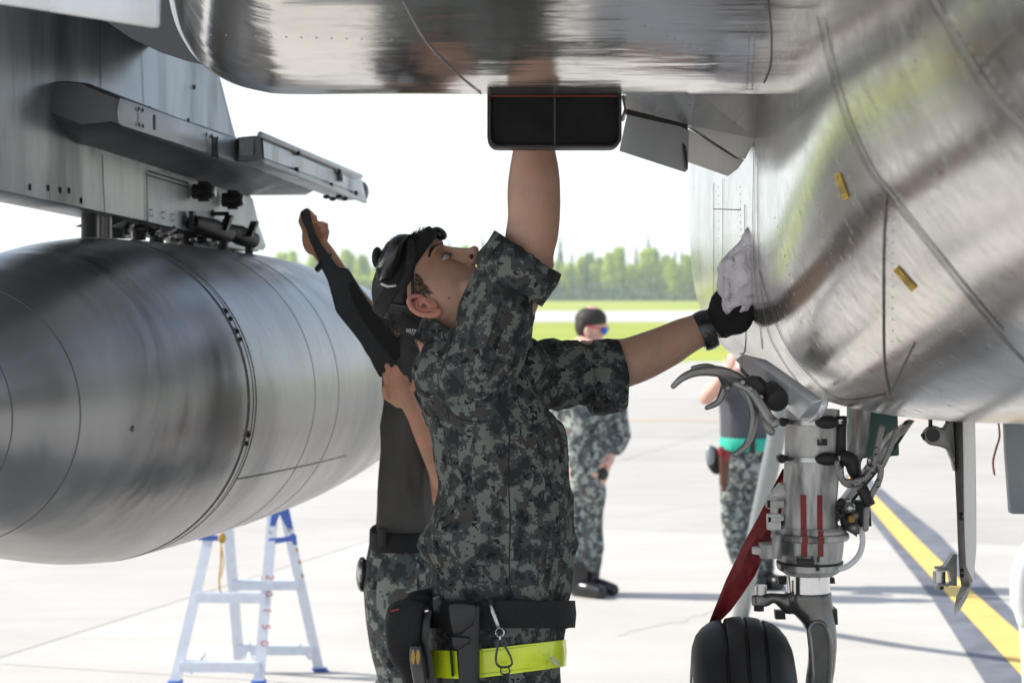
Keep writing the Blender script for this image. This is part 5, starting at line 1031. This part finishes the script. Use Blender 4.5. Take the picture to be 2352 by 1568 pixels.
ob('panel_flap', fuse(slab([W(x, y, YH-.055) for x, y in ((812,645),(850,700),(890,750),(918,790),(922,818),(905,828),(880,800),(840,745),(808,690),(800,655))], (0,.012,0)), .003, 3), M['black_cloth'], pn)
# ------------------------------------------------------------------ two people further off
def far_man(Y): return lambda x, y, d=0: W(x, y, Y+d)
Y3 = 11.6; w3 = far_man(Y3)
g3 = [ball(w3(1359,741), ((.082,0,0),(0,.078,0),(0,0,.10)), 18, 12), ball(w3(1372,756), ((.055,0,0),(0,.05,0),(0,0,.062)), 14, 9), tube([w3(1393,748), w3(1396,757)], [.012,.016], 8), tube([w3(1352,765), w3(1350,800)], [.052,.06], 14),
      tube([w3(1350,810), w3(1345,1000), w3(1345,1100)], [.14,.14,.13], 16), tube([w3(1402,850,.02), w3(1412,930,.02), w3(1413,1000,.0), w3(1400,1060,-.05)], [.05,.042,.036,.026], 12), hand(w3(1402,1052,-.05), (-.25,-.2,-1), (-.8,.2,.2), .95, (.7,.75,.8,.85), .4, mirror=-1),
      tube([w3(1300,850), w3(1290,960), w3(1300,1060)], [.05,.042,.03], 12), hand(w3(1300,1060), (0,-.1,-1), (.5,.5,.1), .95)]
g3 += [tube([w3(x, 1100, dd), w3(x, 1230, dd), w3(x, 1330, dd)], [.06,.045,.035], 12) for x, dd in ((1328, -.05), (1358, .05))]
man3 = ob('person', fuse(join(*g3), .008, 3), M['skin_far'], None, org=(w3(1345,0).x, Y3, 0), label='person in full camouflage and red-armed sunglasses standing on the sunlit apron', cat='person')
ob('hair', fuse(join(ball(w3(1357,733), ((.094,0,0),(0,.088,0),(0,0,.073)), 18, 12), ball(w3(1341,748), ((.055,0,0),(0,.08,0),(0,0,.075)), 14, 10)), .008, 2), plain('dark_hair', (.022,.018,.016), .7, 0, .3, 60), man3)
sg = ob('sunglasses', join(tube([w3(1392,762,-.03), w3(1394,759,-.06), w3(1385,757,-.075)], .006, 6), ball(w3(1388,760,-.062), ((.020,0,0),(0,.02,0),(0,0,.022)))), plain('blue_lens', (.02,.14,.55), .1, .3), man3); ob('temple', tube([w3(1378,754,-.080), w3(1350,749,-.084)], .0045, 6), plain('red_temple', (.6,.02,.03), .4), sg)
ob('ear', ball(w3(1349,762,-.076), ((.018,0,0),(0,.012,0),(0,0,.030))), M['skin_far'], man3)
j3 = wrinkle(fuse(join(stack([(795,1325,1380,Y3,.10),(812,1302,1392,Y3,.13),(850,1292,1402,Y3,.15),(930,1288,1400,Y3,.15),(1010,1290,1396,Y3,.15),(1060,1292,1394,Y3,.15),(1085,1294,1390,Y3,.14)], Y3, n=24, ex=2.3, sub=2), tube([w3(1388,830), w3(1408,900,.02), w3(1418,960,.02), w3(1424,1000), w3(1412,1035,-.04)], [.085,.075,.066,.066,.05], 16), tube([w3(1305,830), w3(1290,920,.02), w3(1292,1040)], [.08,.072,.055], 14)), .012, 4), .010, 7, (1,1,.6), 2.)
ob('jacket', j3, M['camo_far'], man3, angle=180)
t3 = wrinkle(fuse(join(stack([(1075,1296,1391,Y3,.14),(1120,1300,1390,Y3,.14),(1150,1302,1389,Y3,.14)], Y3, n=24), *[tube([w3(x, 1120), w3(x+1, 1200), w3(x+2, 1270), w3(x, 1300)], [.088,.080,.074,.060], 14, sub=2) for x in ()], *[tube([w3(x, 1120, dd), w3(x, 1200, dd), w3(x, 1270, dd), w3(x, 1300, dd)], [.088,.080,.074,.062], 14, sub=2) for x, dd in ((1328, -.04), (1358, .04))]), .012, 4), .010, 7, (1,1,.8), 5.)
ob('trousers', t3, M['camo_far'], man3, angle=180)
for x, dd in ((1328, -.05), (1358, .05)): ob('boot', fuse(join(tube([w3(x, 1288, dd), w3(x, 1318, dd), w3(x, 1345, dd)], [.062,.052,.05], 12), tube([Vector((w3(x,0).x-.03, Y3+dd+.03, .05)), Vector((w3(x,0).x+.06, Y3+dd-.06, .05)), Vector((w3(x,0).x+.13, Y3+dd-.12, .038))], [.048,.045,.036], 12)), .007, 2), M['boot'], man3)
ob('cap', fuse(join(ball(w3(1383,1087,-.06), ((.040,0,0),(0,.07,0),(0,0,.042)))), .008, 1), M['dark'], None, org=w3(1383,1087,-.06), label='small dark folded cap held in the hand of the person in sunglasses', cat='cap')
Y4 = 11.9; w4 = far_man(Y4)
g4 = [tube([w4(1735,860), w4(1715,950), w4(1712,1040)], [.16,.14,.13], 16), tube([w4(1690,860,-.12), w4(1650,885,-.15), w4(1622,915,-.15), w4(1650,880,-.25), w4(1672,850,-.3)], [.05,.046,.046,.036,.03], 12, sub=2), ball(w4(1740,740), ((.08,0,0),(0,.095,0),(0,0,.12))), tube([w4(1740,780), w4(1738,850)], .055, 10), hand(w4(1672,850,-.3), (.3,-.2,1), (.5,.5,0), .95)]
g4 += [tube([w4(x, 1060), w4(x+s, 1200), w4(x+s*1.5, 1320)], [.08,.058,.045], 12) for x, s in ((1690, 8), (1738, 14))]
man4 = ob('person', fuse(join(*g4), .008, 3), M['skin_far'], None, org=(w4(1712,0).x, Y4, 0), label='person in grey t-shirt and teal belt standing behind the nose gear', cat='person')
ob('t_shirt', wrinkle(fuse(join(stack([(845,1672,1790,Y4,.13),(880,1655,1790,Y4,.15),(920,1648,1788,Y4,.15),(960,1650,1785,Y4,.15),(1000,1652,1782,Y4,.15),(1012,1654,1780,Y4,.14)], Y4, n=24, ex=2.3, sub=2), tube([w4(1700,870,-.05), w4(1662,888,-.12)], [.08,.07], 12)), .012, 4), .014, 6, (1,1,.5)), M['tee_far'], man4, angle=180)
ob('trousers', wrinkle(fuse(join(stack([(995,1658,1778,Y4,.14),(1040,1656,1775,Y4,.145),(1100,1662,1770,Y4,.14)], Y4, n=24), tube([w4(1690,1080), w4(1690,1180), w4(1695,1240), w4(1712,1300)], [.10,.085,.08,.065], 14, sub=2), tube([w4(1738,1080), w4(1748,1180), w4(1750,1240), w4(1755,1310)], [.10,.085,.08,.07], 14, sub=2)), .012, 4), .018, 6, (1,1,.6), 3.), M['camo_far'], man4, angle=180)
tb_ = ob('teal_belt', stack([(1003,1655,1778,Y4,.155),(1005,1654,1779,Y4,.158),(1030,1652,1780,Y4,.158),(1032,1654,1779,Y4,.155)], Y4, n=30, ex=2.3), M['teal'], man4)
ob('buckle', slab([w4(x, y, -.17) for x, y in ((1722,1004),(1735,1004),(1735,1040),(1722,1040))], (0,.02,0)), M['dark'], tb_)
ob('black_pouch', ball(w4(1640,1056,-.14), ((.045,0,.01),(0,.05,0),(-.02,0,.085))), M['black_cloth'], man4); ob('pouch_lid', ball(w4(1632,1045,-.17), ((.030,0,.01),(0,.03,0),(-.01,0,.06))), M['greymetal'], man4)
hp = ob('tool_holster', stack([(1040,1650,1678),(1070,1652,1676),(1105,1655,1672),(1128,1658,1668)], Y4-.2, .6, 14, ex=3), M['brownleather'], man4); ob('red_handle', join(tube([w4(1656,1030,-.22), w4(1657,1042,-.22)], .02, 8), tube([w4(1669,1036,-.22), w4(1668,1055,-.22)], .016, 8)), M['red'], hp)
for x, y in ((1716,1345), (1757,1335)): ob('boot', fuse(join(tube([w4(x, y-50), w4(x, y-8)], [.058,.05], 12), tube([Vector((w4(x,0).x, Y4+.06, .05)), Vector((w4(x,0).x+.06, Y4-.15, .045))], [.05,.046], 12)), .008, 3), M['boot'], man4)
# grey jack strut, green box, white hose
jk = ob('jack_strut', tube([G(1700,1420), W(1742,1200,10.0), W(1780,1020,9.6), W(1800,900,9.4)], [.045,.045,.045,.045], 14), M['greymetal'], None, org=G(1700,1420), label='plain grey tubular strut slanting up behind the nose gear leg', cat='strut')
P, R_ = spline([W(2410,1235,8.2), W(2372,1262,8.2), W(2350,1310,8.2), W(2346,1370,8.2), W(2356,1420,8.2), W(2362,1460,8.2), G(2375,1680)], [.045,.045,.045,.045,.038,.035,.035], 7)
hz_ = ob('air_hose', tube(P, R_, 14), M['hose'], None, org=G(2352,1680), label='thick white ground hose curving down at the edge of the apron behind the gear door', cat='hose')
# ladder
ld = thing('step_ladder', (-1.1, 9.0, 0), 'small aluminium step ladder with blue fittings and a hanging ochre strap under the fuel tank', 'ladder')
def rail_(a, b, nm='rail', wv=.045, dv=.03, mt='lad_alu'):
    return ob(nm, obox(a, b, (wv,0,0), (0,dv,0)), M[mt], ld, smooth=False)
fl, fr = (W(396,1592,8.75), W(482,1225,9.0)), (W(592,1592,8.75), W(628,1165,9.0))
bl, br_ = (W(553,1560,9.25), W(524,1205,9.08)), (W(738,1560,9.25), W(652,1165,9.08))
rails = [rail_(*q) for q in (fl, fr, bl, br_)]
for (p, q) in ((fl, fr), (bl, br_)):
    for t in ((.19,.62) if p is fl else (.22,.64)):
        a, b = p[0].lerp(p[1], t), q[0].lerp(q[1], t*.86 if p is fl else t*.93); b.z = a.z
        st2 = ob('step', obox(a, b, (0,.05,0), (0,0,.012)), M['lad_alu'], ld, smooth=False); ob('step_lip', obox(a + Vector((0,-.025,-.02)), b + Vector((0,-.025,-.02)), (0,.006,0), (0,0,.035)), M['lad_alu'], st2, smooth=False)
for q in (fl, fr, bl, br_): ob('foot', obox(Vector((q[0].x, q[0].y, 0)), q[0] + (q[1]-q[0]).normalized()*.06, (.065,0,0), (0,.05,0)), M['lad_blue'], ld, bev=.004)
ob('hinge_plate', slab([W(x, y, 8.96) for x, y in ((624,1172),(640,1162),(660,1160),(672,1215),(664,1222),(652,1200),(642,1180),(634,1200),(628,1222),(616,1228))], (0,.03,0)), M['lad_blue'], ld, bev=.002)
for x, y in ((620,1222),(666,1215),(653,1168)): ob('rivet', cyl(W(x, y, 8.955), W(x, y, 8.95), .007, 8), M['steel'], ld)
ob('spreader_bar', join(slab([W(x, y, 8.94) for x, y in ((616,1236),(645,1234),(680,1228),(681,1240),(645,1246),(617,1250))], (0,.012,0)), obox(W(672,1225,8.94), W(678,1250,8.94), (.02,0,0), (0,.02,0))), M['lad_blue'], ld, bev=.001)
ob('spreader_bar', join(slab([W(x, y, 8.97) for x, y in ((455,1228),(512,1230),(512,1242),(455,1240))], (0,.02,0))), M['lad_blue'], ld, bev=.001)
ob('brace', join(tube([W(438,1545,8.95), W(470,1500,8.98)], .008, 6), tube([W(572,1500,8.98), W(590,1530,8.95)], .008, 6), tube([W(688,1478,9.2), W(712,1512,9.24)], .008, 6), tube([W(558,1512,9.2), W(574,1480,9.2)], .008, 6)), M['lad_alu'], ld)
ob('hanging_strap', join(tube([W(510,1228,8.9), W(508,1250,8.9), W(507,1290,8.9), W(503,1330,8.9), W(505,1355,8.9), W(513,1375,8.9)], .008, 6, sq=.5), tube([W(509,1255,8.89), W(514,1290,8.89), W(508,1325,8.89)], .006, 6, sq=.5), ball(W(510,1235,8.9), ((.018,0,0),(0,.01,0),(0,0,.025)))), M['strap'], ld)
for i, ch in enumerate('20150'):
    c = fr[0].lerp(fr[1], .62 - i*.088) + Vector((.012, -.018, 0)); up = Vector((1, 0, 0)); g = place_text(ch, .055, c, (-.06, 0, -1), (1, 0, -.06)); ob('numeral', g, plain('red_paint', (.6,.12,.12), .6) if i == 0 else bpy.data.materials['red_paint'], rails[1], smooth=False)
for i, y in enumerate((1262, 1290, 1322)): ob('warning_sticker', slab([W(x, yy, 9.05-.02+.006*i) for x, yy in ((679+i*5+i, y-4),(684+i*5+i, y-5),(686+i*5+i, y+4),(681+i*5+i, y+5))], (0,.001,0)), M['strap'], rails[3], smooth=False)
ob('warning_sticker', slab([W(x, y, 9.12) for x, y in ((590+10,1324),(618,1325),(618,1333),(600,1332))], (0,.001,0)), M['strap'], ld, smooth=False)
# ------------------------------------------------------------------ air
hz = ob('haze', box((-700, -20, -1.2), (700, 640, 24)), None, None, kind='stuff', smooth=False)
m = bpy.data.materials.new('thin_haze'); m.use_nodes = True; t = m.node_tree; t.nodes.clear(); o_ = t.nodes.new('ShaderNodeOutputMaterial'); v_ = t.nodes.new('ShaderNodeVolumePrincipled')
v_.inputs['Color'].default_value = (.86,.92,1,1); v_.inputs['Density'].default_value = .0005; v_.inputs['Anisotropy'].default_value = .2; t.links.new(v_.outputs[0], o_.inputs['Volume']); hz.data.materials.append(m)
